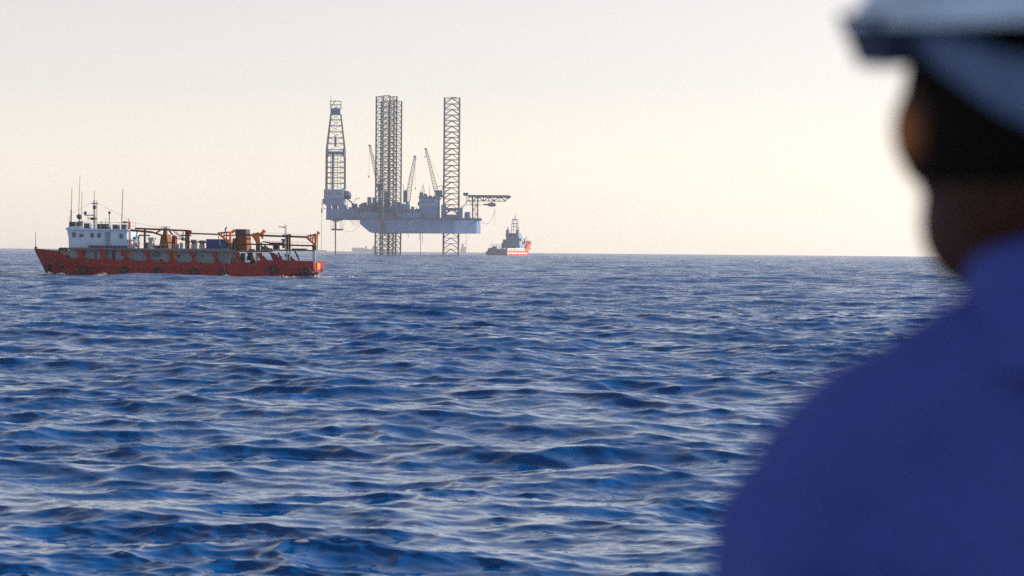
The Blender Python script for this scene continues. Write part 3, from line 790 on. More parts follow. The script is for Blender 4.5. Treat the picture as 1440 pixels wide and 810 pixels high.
def jackup_rig():
    fr = Frame(-83.0, 1820.0, 0.0)
    T = fr.trace
    rig = empty('jackup_rig', fr.o, fr.a)
    tag(rig, 'grey offshore jack-up drilling rig standing on three tall lattice legs', 'oil rig')
    K = Kit(fr, rig); P = K.P
    # ---- legs: four chords and braced bays
    S, BAY = 11.3, 4.2
    hs = S / 2
    cor = [(-hs, -hs), (hs, -hs), (hs, hs), (-hs, hs)]
    bay = MB()
    for i in range(4):
        (ax, ay), (bx, by) = cor[i], cor[(i + 1) % 4]
        bay.tube((ax, ay, 0), (bx, by, 0), 0.20, 5)
        mx, my = (ax + bx) / 2, (ay + by) / 2
        bay.tube((mx, my, 0), (ax, ay, -BAY * 0.93), 0.22, 5)
        bay.tube((mx, my, 0), (bx, by, -BAY * 0.93), 0.22, 5)
    bay_me = bay.mesh('brace_bay', RIGSTEEL)
    for px, ptop, c, rot in ((543.8, 135.4, -24.0, 30), (550.6, 141.8, 24.0, -28), (635.9, 137.8, 0.0, 0)):
        xb, zt = T(px, ptop, c)
        leg = empty('leg', (xb, c, -3.0), R(rot), rig)
        H = zt + 3.0
        for x, y in cor:
            MB().tube((x, y, 0), (x, y, H), 0.60, 8).build('chord', RIGSTEEL, leg)
        for k in range(int(H / BAY)):
            o = bpy.data.objects.new('brace_bay', bay_me); COL.objects.link(o)
            o.parent = leg; o.location = (0, 0, H - 0.25 - k * BAY)
        MB().tube((hs * 0.5, hs * 0.4, H), (hs * 0.5, hs * 0.4, H + 1.6), 0.25, 5).build('top_light', RIGSTEEL, leg)
        MB().box(-hs * 0.2, hs * 0.55, 0.0, hs * 0.6, H + 0.2, H + 0.7).build('top_platform', RIGSTEEL, leg)
    # ---- hull
    rings = []
    for px, pb_, hbw in ((506.0, 314.8, 29), (512, 320, 29.5), (520.5, 327.0, 30), (575, 327.6, 30), (640, 328.1, 19), (670, 328.3, 12), (675.4, 328.3, 9)):
        x, zb = T(px, pb_, -hbw)
        _, zt = T(675, 308.2, -20)
        rings.append([(x, -hbw, zb), (x, hbw, zb), (x, hbw, zt), (x, -hbw, zt)])
    hull = MB().loft(rings).build('hull', RIGHULL, rig)
    deck = rings[0][2][2]
    for px in (513, 530, 548, 566, 584, 602, 620, 638, 656):
        x = T(px, 320, -30)[0]
        pass
    K.box(505.2, 676.6, 306.9, 308.6, -30.6, -29.2, 'deck_edge', RIGDARK)
    K.box(671.5, 677.2, 307.2, 309.2, -12, 12, 'bow_ledge', RIGDARK)
    # ---- upper deck blocks, skyline from stern to bow
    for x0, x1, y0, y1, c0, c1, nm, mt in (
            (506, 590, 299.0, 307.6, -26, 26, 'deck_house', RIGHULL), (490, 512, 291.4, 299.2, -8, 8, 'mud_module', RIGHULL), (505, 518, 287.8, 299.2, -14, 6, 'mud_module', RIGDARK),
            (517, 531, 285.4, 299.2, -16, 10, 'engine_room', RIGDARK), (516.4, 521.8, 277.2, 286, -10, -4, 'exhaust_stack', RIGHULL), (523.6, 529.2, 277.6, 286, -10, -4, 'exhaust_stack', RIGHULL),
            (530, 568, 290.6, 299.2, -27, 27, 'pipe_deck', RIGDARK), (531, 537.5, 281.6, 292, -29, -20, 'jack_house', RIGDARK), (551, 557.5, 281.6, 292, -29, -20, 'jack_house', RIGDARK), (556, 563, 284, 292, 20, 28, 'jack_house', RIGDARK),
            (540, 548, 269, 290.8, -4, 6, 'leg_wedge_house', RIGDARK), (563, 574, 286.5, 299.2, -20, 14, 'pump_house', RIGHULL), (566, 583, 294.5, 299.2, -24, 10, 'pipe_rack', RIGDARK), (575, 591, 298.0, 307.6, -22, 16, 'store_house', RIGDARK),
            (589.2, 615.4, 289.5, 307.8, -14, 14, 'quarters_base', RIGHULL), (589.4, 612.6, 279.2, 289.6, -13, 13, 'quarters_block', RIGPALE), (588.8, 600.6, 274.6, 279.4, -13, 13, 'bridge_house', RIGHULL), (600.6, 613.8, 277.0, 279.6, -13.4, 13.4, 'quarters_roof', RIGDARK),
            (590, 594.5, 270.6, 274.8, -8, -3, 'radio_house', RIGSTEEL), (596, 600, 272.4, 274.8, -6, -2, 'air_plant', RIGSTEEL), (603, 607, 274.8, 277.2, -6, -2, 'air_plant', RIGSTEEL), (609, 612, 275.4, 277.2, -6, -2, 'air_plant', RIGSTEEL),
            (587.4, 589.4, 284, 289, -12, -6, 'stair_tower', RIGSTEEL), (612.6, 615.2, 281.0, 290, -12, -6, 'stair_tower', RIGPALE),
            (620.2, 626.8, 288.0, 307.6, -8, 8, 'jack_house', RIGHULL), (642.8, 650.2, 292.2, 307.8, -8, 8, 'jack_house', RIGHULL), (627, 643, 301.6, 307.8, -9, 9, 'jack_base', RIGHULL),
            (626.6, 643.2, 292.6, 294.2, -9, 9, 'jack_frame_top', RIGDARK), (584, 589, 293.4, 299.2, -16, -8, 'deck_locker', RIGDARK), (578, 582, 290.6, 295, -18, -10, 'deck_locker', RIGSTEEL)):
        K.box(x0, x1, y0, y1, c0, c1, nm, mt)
    for px in (592.5, 596.5, 600.5, 604.5, 608.5):
        K.box(px - 0.9, px + 0.9, 282.6, 284.6, -13.2, -13.02, 'window', PANE)
    K.tube([(627, 301), (630, 297), (633, 295.4), (638, 295.4), (641, 297), (643, 301)], -9.2, 0.5, 'jack_arch', RIGDARK)
    m = MB(); x, z = T(657.4, 307.6, -4); r = 4.4 / 1.868
    MB().lathe([(2.3, 0), (2.3, 4.2), (2.0, 4.9), (1.2, 5.1)], 16, (x, -4, z)).build('storage_tank', RIGHULL, rig, smooth=True)
    for px, y0 in ((585.4, 290), (593.5, 262), (595.2, 258), (597, 266), (591, 268), (611, 268), (575.5, 282), (567.3, 259), (649.2, 289), (510, 286), (604, 262)):
        K.tube([(px, 297), (px, y0)], -2.0, 0.16, 'antenna', RIGSTEEL, n=5)
    for y in (261.5, 264): K.tube([(593.6, y), (596.8, y)], -2.0, 0.14, 'antenna_bar', RIGSTEEL, n=4)
    rl = MB()
    def rail(x0, x1, y0, y1, c, h=2.2, n=8):
        for k in range(n + 1):
            t = k / n; px, py = x0 + (x1 - x0) * t, y0 + (y1 - y0) * t
            rl.tube(P(px, py, c), P(px, py - h, c), 0.09, 4)
        rl.tube(P(x0, y0 - h, c), P(x1, y1 - h, c), 0.09, 4)
    rail(615, 676, 307.4, 308.2, -20, 2.2, 24); rail(564, 590, 294.6, 298, -24, 2.2, 10); rail(485, 516, 293.6, 294, -9, 2.2, 12); rail(589, 613, 279.2, 279.4, -13, 2.0, 10)
    tag(rl.build('deck_railing', RIGSTEEL, rig), kind='stuff')
    # ---- cantilever and drill floor
    K.box(458.6, 520, 294.0, 308.4, -9, 9, 'cantilever', RIGHULL)
    K.box(458.2, 507, 307.4, 308.8, -9.4, 9.4, 'cantilever_flange', RIGDARK)
    K.box(456.8, 483.8, 278.6, 288.2, -9, 9, 'drill_floor', RIGHULL)
    for x0, x1 in ((458.8, 463.6), (466.8, 469.0), (470.8, 472.6), (475.4, 486.5)):
        K.box(x0, x1, 288.0, 294.2, -8.5, 8.5, 'substructure_leg', RIGHULL)
    K.box(455.4, 482.4, 266.2, 278.8, -9.4, 9.4, 'wind_wall', RIGPALE)
    for x0, x1 in ((461.6, 465.6), (473, 478.6)): K.box(x0, x1, 271.2, 273.6, -9.6, -9.42, 'wind_wall_opening', RIGDARK)
    K.box(481.6, 484.6, 264.6, 279, -5, 5, 'floor_stair', RIGDARK)
    K.box(453.6, 458.8, 279.4, 286.4, -5, 5, 'floor_locker', RIGDARK)
    K.tube([(453, 286), (455.4, 293.6), (459, 293.8)], -5, 0.2, 'floor_brace', RIGSTEEL)
    K.tube([(452.4, 280), (452.6, 300), (451.8, 354)], -5.5, 0.13, 'hanging_hose', RIGSTEEL, n=5)
    K.box(451.6, 453.4, 293, 299.4, -6, -5, 'hose_sheave', RIGSTEEL)
    x, z = T(487.8, 274.4, -3)
    MB().lathe([(3.0, -3.0), (3.3, -2), (3.3, 2), (3.0, 3.0)], 14, (x, -2, z), 'y').build('winch_drum', RIGDARK, rig, smooth=True)
    K.box(484, 493, 276, 279.4, -5, 3, 'drum_bed', RIGDARK)
    K.tube([(488, 279), (498.6, 288.6)], -4, 0.55, 'catwalk_ramp', RIGDARK)
    K.box(494.4, 501.8, 286.4, 292, -6, 3, 'choke_house', RIGDARK)
    K.tube([(483.8, 283.4), (488, 282.6), (489.6, 286), (488.4, 290), (484.6, 290.4)], -5, 0.2, 'pipe_loop', RIGSTEEL)
    K.tube([(498, 285), (499.4, 281), (502.6, 278.6), (506, 279)], -4, 0.22, 'pipe_loop', RIGSTEEL)
    K.tube([(505, 290), (511, 286.6), (516, 286.2)], -4, 0.9, 'mud_pipe', RIGDARK)
    # under the cantilever: well platform, conductor, hoses
    K.box(465.8, 481.2, 321.8, 323.8, -6, 6, 'well_platform', RIGDARK)
    for px in (465.6, 468.6, 478.4, 480.8): K.tube([(px, 322), (px - 0.6 if px < 470 else px + 0.3, 308)], -5, 0.18, 'platform_hanger', RIGSTEEL, n=4)
    K.tube([(466, 309.6), (481, 309.8)], 0, 0.3, 'hanger_beam', RIGSTEEL)
    K.tube([(468, 311.2), (477, 311.4)], 0, 0.4, 'hanger_beam', RIGSTEEL)
    K.tube([(471.8, 308), (471.6, 359.5)], 0, 0.45, 'conductor_pipe', RIGSTEEL, n=10)
    K.tube([(471.8, 308.6), (471.8, 321.8)], 0, 0.75, 'blowout_preventer', RIGSTEEL, n=10)
    for a, b, s in (((486.5, 308), (481, 322), 1.5), ((490.5, 308), (505.8, 314), 4.5), ((492, 308), (505.8, 311.6), 3.5), ((494, 308), (505.8, 309.8), 2.5), ((493, 309), (506, 316.5), 5.5), ((482, 322.4), (505.8, 317.5), 5.5)):
        pts = [(a[0] + (b[0] - a[0]) * t, a[1] + (b[1] - a[1]) * t + s * 4 * t * (1 - t)) for t in [k / 10 for k in range(11)]]
        K.tube(pts, -6, 0.11, 'draped_hose', RIGSTEEL, n=4)
    # ---- derrick
    der = empty('derrick', (*T(472, 266, 0)[:1], 0, T(472, 266, 0)[1]), 0, rig)
    ox, oz = der.location.x, der.location.z
    prof = [(266.0, 13.0), (210.0, 12.6), (160.6, 6.9)]
    def half(py):
        return lerp_table([(160.6, 6.9), (210, 12.6), (266, 13.0)], py) / 1.868
    def cx(py): return T(472.0 + (266 - py) * 0.004, py, 0)[0] - ox
    def dz(py): return T(472, py, 0)[1] - oz
    corners = [(-1, -1), (1, -1), (1, 1), (-1, 1)]
    for sx, sy in corners:
        m = MB()
        for a, b in ((266, 210), (210, 160.6)):
            m.tube((cx(a) + sx * half(a), sy * half(a) * 0.85, dz(a)), (cx(b) + sx * half(b), sy * half(b) * 0.85, dz(b)), 0.50 if a > 220 else 0.42, 6)
        m.build('derrick_leg', RIGSTEEL, der)
    lv = [266, 258, 250, 243, 235.5, 228, 219, 210.5, 202, 194, 185.4, 177, 168.6, 161]
    for i, (a, b) in enumerate(zip(lv, lv[1:])):
        m = MB()
        q = lambda y: [Vector((cx(y) + sx * half(y), sy * half(y) * 0.85, dz(y))) for sx, sy in corners]
        A, B = q(a), q(b)
        for k in range(4):
            m.tube(B[k], B[(k + 1) % 4], 0.24, 4)
            if k % 2 == i % 2: m.tube(A[k], B[(k + 1) % 4], 0.17, 4)
            else: m.tube(B[k], A[(k + 1) % 4], 0.17, 4)
            if a > 222: m.tube(A[k].lerp(A[(k + 1) % 4], 0.62), B[k].lerp(B[(k + 1) % 4], 0.62), 0.24, 4)
            if a > 222: m.tube(A[k].lerp(A[(k + 1) % 4], 0.25), B[k].lerp(B[(k + 1) % 4], 0.25), 0.2, 4)
        m.build('derrick_bracing', RIGSTEEL, der)
    def dbox(x0, x1, y0, y1, d, nm, mt):
        xa, za = T(x0, y1, 0); xb, zb = T(x1, y0, 0)
        return MB().box(xa - ox, xb - ox, -d, d, za - oz, zb - oz).build(nm, mt, der)
    dbox(459.0, 485.2, 213.4, 217.0, 6.0, 'monkey_board', RIGDARK)
    dbox(458.8, 461.4, 209, 220, 6.2, 'board_end', RIGDARK); dbox(482.6, 485.2, 209, 220, 6.2, 'board_end', RIGDARK)
    dbox(466.2, 469.4, 214, 266, 0.9, 'racked_pipe', RIGHULL)
    dbox(465.2, 478.6, 152.8, 161.0, 3.4, 'crown_block', RIGDARK); dbox(470, 474, 151, 153, 1.5, 'crown_sheave', RIGDARK)
    dbox(470.4, 473.2, 191.6, 206, 0.8, 'travelling_block', RIGDARK)
    m = MB()
    for a, b in (((464.8, 153), (464.9, 142.2)), ((479.4, 153), (479.6, 142.4)), ((464.9, 142.2), (479.6, 142.4)), ((464.8, 147.2), (479.4, 147.4)), ((464.9, 153), (471, 142.4)), ((471, 148), (479, 153))):
        for d in (-3.0, 3.0):
            pa, pb2 = T(*a, 0), T(*b, 0)
            m.tube((pa[0] - ox, d, pa[1] - oz), (pb2[0] - ox, d, pb2[1] - oz), 0.2, 4)
    m.build('crown_frame', RIGSTEEL, der)
    for px in (465.2, 471.4): 
        pa, pb2 = T(px, 142.4, 0), T(px, 135 if px < 470 else 140.5, 0)
        MB().tube((pa[0] - ox, 0, pa[1] - oz), (pb2[0] - ox, 0, pb2[1] - oz), 0.16, 4).build('antenna', RIGSTEEL, der)
    for px in (470.6, 473): 
        pa, pb2 = T(px, 161, 0), T(px, 192, 0)
        MB().tube((pa[0] - ox, 0, pa[1] - oz), (pb2[0] - ox, 0, pb2[1] - oz), 0.1, 4).build('drill_line', RIGSTEEL, der)
    # ---- cranes
    def crane(name_c, foot, tip, ped, house, c, w, hook, aframe=None):
        e = empty('crane', P(*ped[0], c), 0, rig)
        k2 = Kit(fr, e)
        off = Vector(e.location)
        made = []
        made.append(K.lattice(foot, tip, c, w, 0.20, 16, 'boom', RIGSTEEL, e, 0.42))
        made.append(K.box(*house, c - 2.5, c + 2.5, 'crane_house', RIGDARK, e))
        made.append(K.tube([ped[0], ped[1]], c, 1.1, 'pedestal', RIGHULL, e, n=10))
        made.append(K.tube([tip, (tip[0] + hook[2], hook[0])], c, 0.09, 'hoist_wire', RIGSTEEL, e, n=4))
        made.append(K.tube([(tip[0] + hook[2], hook[0]), (tip[0] + hook[2], hook[1])], c, 0.45, 'hook_block', RIGSTEEL, e, n=6))
        made.append(K.tube([(tip[0] - 1.4, tip[1] - 0.8), (tip[0] + 1.6, tip[1] + 1.4)], c, 0.55, 'boom_head', RIGSTEEL, e, n=6))
        if aframe:
            made.append(K.tube(aframe, c, 0.28, 'a_frame', RIGSTEEL, e, n=4))
            made.append(K.tube([aframe[1], tip], c, 0.08, 'boom_stay', RIGSTEEL, e, n=4))
        for o in made:
            o.data.transform(Matrix.Translation(-off))
    crane('a', (533.2, 262), (519.8, 204.4), ((533.6, 292), (533.6, 266)), (530.6, 537, 258, 268), 14, 3.0, (247, 250, -1.2), ((535, 258), (538, 250), (536, 258)))
    crane('b', (572.8, 283.5), (583.6, 220.0), ((573, 299), (573, 284)), (567.4, 572.6, 268, 284.6), -12, 3.6, (264, 266, 0.6), ((570, 268), (570.6, 266), (572, 284)))
    crane('c', (613.4, 269), (598.8, 209.4), ((616.6, 307), (616.6, 276)), (611.8, 621.8, 267.6, 276.6), -6, 3.0, (219.5, 221.5, -1.0), ((621, 268), (623.2, 260.8), (614, 263)))
    K.box(617, 625, 274.4, 277.2, -8, -2, 'crane_walkway', RIGDARK)
    K.tube([(616, 281), (621, 279)], -6, 0.5, 'crane_walkway', RIGDARK)
    # ---- helideck at the bow
    hd = empty('helideck', P(668, 307.5, -2), 0, rig)
    off = Vector(hd.location)
    made = [K.box(658.4, 716.6, 274.6, 276.6, -15, 13, 'landing_deck', RIGDARK, hd)]
    made.append(K.box(651.4, 658.4, 271.0, 275.0, -6, 4, 'deck_cabin', RIGDARK, hd))
    made.append(K.tube([(712, 275.4), (718.4, 276.6), (713, 279.6)], -4, 0.6, 'deck_nose', RIGDARK, hd))
    for c in (-9, 7):
        m = MB()
        xs = [664, 672.4, 680, 687.4, 694.6, 702, 711.6]
        for i, (a, b) in enumerate(zip(xs, xs[1:])):
            m.tube(P(a, 276.6, c), P(a, 282.8, c), 0.36, 5)
            p, q = ((a, 276.8), (b, 282.8)) if i % 2 else ((a, 282.8), (b, 276.8))
            m.tube(P(*p, c), P(*q, c), 0.36, 5)
        m.tube(P(711.6, 276.6, c), P(711.6, 282.8, c), 0.3, 5)
        m.tube(P(656, 282.4, c), P(711.6, 283.0, c), 0.30, 5)
        m.tube(P(658, 277, c), P(717, 277.6, c), 0.4, 5)
        made.append(m.build('deck_truss', RIGSTEEL, hd))
        m = MB()
        for px in (664.6, 671.8): m.tube(P(px, 276.8, c), P(px, 308.2, c), 0.55, 6)
        ys = [276.8, 283, 289, 295, 301, 307.6]
        for i, (a, b) in enumerate(zip(ys, ys[1:])):
            m.tube(P(664.6, b, c), P(671.8, b, c), 0.25, 4)
            p, q = ((664.6, a), (671.8, b)) if i % 2 else ((671.8, a), (664.6, b))
            m.tube(P(*p, c), P(*q, c), 0.3, 4)
        made.append(m.build('support_tower', RIGSTEEL, hd))
        m = MB()
        for p, q in (((655.6, 274), (655.6, 288)), ((659.6, 276), (659.6, 284)), ((655.6, 283), (664, 283)), ((655.6, 288), (685, 288.4)), ((656, 277), (664, 288)), ((655, 288), (649.6, 293)), ((656.6, 284), (648, 292.4))):
            m.tube(P(*p, c * 0.5), P(*q, c * 0.5), 0.25, 4)
        made.append(m.build('access_frame', RIGSTEEL, hd))
    made.append(K.box(680, 686, 286.6, 288.4, -7, -3, 'boat_davit', RIGSTEEL, hd))
    for px in (687.6, 695.4): made.append(K.tube([(px, 286), (px, 282.6)], -5, 0.2, 'boat_fall', RIGSTEEL, hd, n=4))
    for o in made: o.data.transform(Matrix.Translation(-off))
    # hoses and ropes hanging from the hull
    K.tube([(676.6, 309.6), (678, 312.6), (681, 314.8), (684.4, 315.2), (688, 313), (691.4, 308.4), (694, 302), (695.6, 296), (696.3, 292.4)], -6, 0.14, 'draped_hose', RIGSTEEL, n=5)
    K.tube([(696.2, 296), (696.0, 318)], -6, 0.10, 'hanging_rope', RIGSTEEL, n=4)
    for pts, r in (([(591.3, 327), (591.3, 359.5)], 0.22), ([(573.2, 327), (574.6, 334)], 0.16), ([(593.6, 327), (594.2, 342)], 0.16), ([(589.9, 327), (589.9, 338)], 0.14), ([(654.4, 328), (654.4, 352)], 0.08), ([(656.6, 328), (656.6, 351)], 0.10)):
        K.tube(pts, -18, r, 'hanging_pipe', RIGSTEEL, n=6)
    # the lifeboat hangs under the helideck
    lx, lz = T(691.6, 291.4, -5)
    prof = []
    for k in range(9):
        t = k / 8; s = math.sin(math.pi * min(1, max(0, 0.08 + 0.84 * t))) ** 0.6
        rg = []
        for j in range(10):
            a = 2 * math.pi * j / 10
            rg.append((-3.3 + 6.6 * t, 1.25 * s * math.cos(a), 1.75 + 1.65 * s * math.sin(a) * (1 if math.sin(a) > 0 else 0.9)))
        prof.append(rg)
    mb = MB().loft(prof)
    o = mb.build('lifeboat', LBORANGE, None, smooth=True)
    o.matrix_world = Matrix.Translation(fr.o) @ Matrix.Rotation(fr.a, 4, 'Z') @ Matrix.Translation((lx, -5, lz))
    tag(o, 'small enclosed lifeboat hanging under the helideck of the drilling rig', 'lifeboat')
    MB().taper(-1.0, 0.8, -0.7, 0.7, 3.1, 3.9, 0.3, 0.2).build('conning_hatch', LBORANGE, o)
    return rig
jackup_rig()
# ------------------------------------------------------------------ the orange supply vessel, stern quarter towards the camera
SVORANGE = paint('supply_vessel_orange', (0.62, 0.10, 0.035), 0.45, 0.3, (0.40, 0.12, 0.06), 0.2, streak=3)
SVGREY = paint('supply_vessel_grey', (0.15, 0.20, 0.28), 0.5, 0.3, (0.07, 0.07, 0.08), 0.2, streak=3)
SVWHITE = paint('supply_vessel_white', (0.62, 0.62, 0.60), 0.5, 0.25, (0.4, 0.33, 0.28), 0.2, streak=3)
SVBLUE = paint('supply_vessel_house', (0.15, 0.23, 0.37), 0.5, 0.25, (0.08, 0.09, 0.11), 0.2, streak=3)

def supply_vessel():
    X0, Y0 = (716 - 720) / 3400 * 1985, 1985.0
    o = Vector((X0 + 0.8, Y0, sea_z(X0, Y0)))
    v = empty('supply_vessel', o, R(-26))      # local +y is ahead, away from the camera and to the right
    tag(v, 'orange supply ship with tall mast seen from astern to the right of the rig', 'ship')
    B, LO, LF = 8.8, -24.0, 32.0               # half beam, stern, stem
    def station(y):
        t = (y - LO) / (LF - LO)
        b = B * (1 - max(0, (t - 0.70) / 0.30) ** 2.6 * 0.97)
        top = 4.2
        if y > -2: top = 4.6
        if y > 10: top = 4.6 + min(1, (y - 10) / 4) * 4.2
        if y > 14: top = 8.8 + (y - 14) / 18 * 3.6
        return b, top
    ys = [-24, -23.2, -16, -8, -2.1, -1.9, 4, 9.9, 12, 14, 17, 21, 25, 28, 30.5, 32]
    rings = []
    for y in ys:
        b, top = station(y)
        t = (y - LO) / (LF - LO)
        rg = []
        for s in (0, 0.3, 0.48, 0.7, 0.86, 1.0):
            z = -3.0 + (top + 3.0) * s
            fl = 1.0 if t < 0.55 else 1 - (1 - s) * 0.55 * (t - 0.55) / 0.45
            rk = (s - 0.8) * 6.5 * max(0, (t - 0.62) / 0.38)
            rg.append((b * fl * (0.75 if s == 0 else 1), y + rk, z + (1.6 * (1 - s) if y < -23 else 0)))
        rings.append([(-x, yy, z) for x, yy, z in rg] + [(x, yy, z) for x, yy, z in reversed(rg)])
    MB().loft(rings).build('hull', SVORANGE, v)
    # shaded stern: bulwark, roller, crash rails
    MB().box(-B - 0.05, B + 0.05, -24.35, -23.5, 0.8, 5.2).build('stern_bulwark', SVGREY, v)
    MB().box(-B - 0.1, -B + 0.7, -23.5, 2, 4.0, 6.0).build('crash_rail', SVGREY, v)
    MB().box(-B - 1.1, -B + 0.3, -25.2, -23.6, 0.2, 3.4).build('stern_sponson', SVGREY, v)
    MB().box(B - 0.7, B + 0.1, -23.4, 9, 4.0, 5.9).build('crash_rail', SVWHITE, v)
    for y0, y1 in ((-22.5, -19.5), (-18.5, -15.5), (-14, -11), (-10, -6.5), (-5, -1.5), (0, 3.5), (5, 8)):
        MB().box(B + 0.102, B + 0.16, y0, y1, 4.3, 5.3).build('freeing_port', SVGREY, v)
    MB().box(B + 0.02, B + 0.14, -23.5, 12.5, 1.5, 2.25).build('white_band', SVWHITE, v)
    for y0 in (-20, -17.2, -13, -9.4, -5.5, 1.5, 6.0):
        MB().box(B + 0.141, B + 0.2, y0, y0 + 1.9, 0.6, 1.5).build('side_fender', RUBBER, v)
    for y0, z0 in ((13, 4.4), (17.0, 4.8), (21, 5.2), (15, 7.6), (19.5, 8.4)):
        b = station(y0 + 0.6)[0]
        MB().box(b * 0.86 - 1.0, b * 0.90 + 0.35, y0, y0 + 1.3, z0, z0 + 1.2).build('mooring_port', SVGREY, v)
    # deck cargo and winch gear aft, the dark low profile on the left
    MB().taper(-7.4, -2.0, -21, -12, 4.0, 7.4, 0.8, 0.8).build('deck_cargo', SVGREY, v)
    m = MB()
    for x in (-7.8, -5.2, -2.6, 0.0):
        m.tube((x, -20.5, 5.4), (x, -20.5, 9.4), 0.16, 4)
    m.tube((-7.8, -20.5, 8.2), (0.0, -20.5, 8.2), 0.16, 4); m.tube((-7.8, -20.5, 9.3), (0, -20.5, 9.3), 0.14, 4)
    m.build('cargo_frame', SVGREY, v)
    MB().taper(-7.6, 7.6, -5, 2, 4.0, 6.4, 0.6, 1.0).build('towing_winch', SVGREY, v)
    MB().taper(-6.0, -1.0, -11, -6, 4.0, 6.0, 0.3, 0.3).build('deck_cargo', SVGREY, v)
    # superstructure
    for x0, x1, y0, y1, z0, z1, nm, mt, tx in ((-8.2, 7.4, 2, 14, 5.0, 9.4, 'house_tier', SVBLUE, 0.2), (-7.4, 6.8, 3, 8, 9.4, 12.2, 'house_tier', SVBLUE, 0.4), (-6.4, 6.0, 4, 12, 12.2, 15.2, 'house_tier', SVBLUE, 0.3),
                                               (-5.4, 5.4, 4.5, 11, 15.2, 18.4, 'bridge', SVBLUE, 0.4), (-8.4, -6.8, 2, 7, 9.3, 13.2, 'deck_locker', SVBLUE, 0.2), (-9.0, -7.6, 1, 4, 6, 10.4, 'boat_cradle', SVGREY, 0.1), (6.2, 7.2, 5, 8, 12.2, 14.2, 'deck_locker', SVGREY, 0.2)):
        MB().taper(x0, x1, y0, y1, z0, z1, tx, tx).build(nm, mt, v)
    for k in range(5):
        MB().box(-4.6 + k * 1.9, -3.3 + k * 1.9, 4.3, 4.7, 16.1, 17.4).build('bridge_window', PANE, v)
    for z in (7.8, 10.8, 13.6):
        for k in range(5):
            MB().box(-5.6 + k * 2.6, -4.6 + k * 2.6, 1.97 if z < 9 else 2.97 if z < 12 else 3.97, 3.4 if z < 9 else 3.6 if z < 12 else 4.4, z - 0.35, z + 0.5).build('house_window', PANE, v)
    for x in (-4.6, 4.6):
        MB().taper(x - 1.3, x + 1.3, 2.5, 5.5, 15.2, 21.2, 0.35, 0.4).build('funnel', SVGREY, v)
        for d in (-0.5, 0.4): MB().tube((x + d, 4, 21), (x + d + 0.2, 4, 23.2), 0.24, 6).build('exhaust_pipe', SVGREY, v)
    # lattice mast
    m = MB(); hw = 2.0
    for sx in (-1, 1):
        for sy in (-1, 1):
            m.tube((sx * hw * 1.2, 8 + sy * hw, 18.3), (sx * hw * 0.85, 8 + sy * hw * 0.7, 29.5), 0.26, 5)
    for z in (21, 23.5, 26, 29.4):
        for sy in (-1, 1): m.tube((-hw * 1.15, 8 + sy * 1.6, z), (hw * 1.15, 8 + sy * 1.6, z), 0.22, 4)
        for sx in (-1, 1): m.tube((sx * 1.9, 6.4, z), (sx * 1.9, 9.6, z), 0.2, 4)
    m.tube((-3.2, 8, 26.4), (3.4, 8, 26.4), 0.18, 4); m.tube((-2.8, 8, 24), (2.9, 8, 24), 0.15, 4)
    m.build('lattice_mast', SVGREY, v)
    MB().box(-2.4, 2.4, 7, 9, 29.3, 30.0).build('mast_platform', SVGREY, v)
    MB().tube((0.1, 8, 30), (0.2, 8, 34.5), 0.3, 6, 0.12).build('topmast', SVGREY, v)
    MB().tube((-1.2, 8, 31.6), (1.3, 8, 31.6), 0.16, 4).build('radar_bar', SVGREY, v)
    # forecastle gear and rails
    m = MB()
    for k in range(7):
        y = 15 + k * 2.4; b, top = station(y)
        m.tube((b * 0.92, y, top), (b * 0.92, y, top + 1.4), 0.1, 4)
    m.build('bow_railing', SVGREY, v)
    MB().taper(4.2, 5.6, 16, 18, 9, 14.0, 0.3, 0.4).build('bow_crane_post', SVGREY, v)
    MB().tube((4.9, 17, 13.8), (6.6, 16, 16.6), 0.3, 6, 0.15).build('bow_crane_jib', SVGREY, v)
    MB().tube((0, 31, 11.5), (0, 32, 15), 0.15, 5).build('jackstaff', SVGREY, v)
    # rescue boat on the quarter
    return v
supply_vessel()

# ------------------------------------------------------------------ faint ships on the horizon
FARGREY = paint('distant_hull_paint', (0.40, 0.40, 0.42), 0.6, 0.2, None, 0.05, streak=2)
def distant_tanker():
    fr = Frame((510 - 720) / 3400 * 5600, 5600.0, 0.0)
    t = empty('distant_ship', fr.o, 0)
    tag(t, 'faint pale ship on the horizon behind the rig legs', 'ship')
    K = Kit(fr, t)
    zsea = 0
    x0 = fr.trace(494.2, 352, 0)[0]; x1 = fr.trace(532, 353, 0)[0]
    z1 = fr.trace(500, 350.2, 0)[1]
    MB().prism([(x0, z1), (x1, z1), (x1, -3), (x0 + 8, -3)], -12, 12).build('hull', FARGREY, t)
    K.box(495, 512, 348.6, 351, -11, 11, 'deck_house', FARGREY)
    K.box(513.6, 516, 346, 351, -8, 8, 'funnel', FARGREY)
    K.box(523, 531, 347.6, 352, -11, 11, 'deck_cargo', FARGREY)
    K.box(524.4, 527, 344.8, 348, -5, 5, 'crane_house', FARGREY)
    for px in (497, 501, 505, 509): K.box(px, px + 1, 348, 349, -6, 6, 'deck_gear', FARGREY)
    fr = Frame((652 - 720) / 3400 * 6200, 6200.0, 0.0)
    t = empty('distant_ship', fr.o, 0)
    tag(t, 'faint tall pale ship end-on at the horizon beside the rig leg nearest the helideck', 'ship')
    K = Kit(fr, t)
    x0 = fr.trace(647.6, 352, 0)[0]; x1 = fr.trace(656.4, 353, 0)[0]; z1 = fr.trace(650, 350, 0)[1]
    MB().prism([(x0, z1), (x1, z1), (x1 - 2, -3), (x0 + 2, -3)], -60, 60).build('hull', FARGREY, t)
    K.box(648.2, 655.2, 347, 350.4, -10, 10, 'bridge_house', FARGREY)
    K.box(648.8, 652.4, 343.2, 347.2, -8, 8, 'bridge_tower', FARGREY)
    K.box(649.6, 650.4, 341, 343.4, -1, 1, 'mast', FARGREY)
distant_tanker()
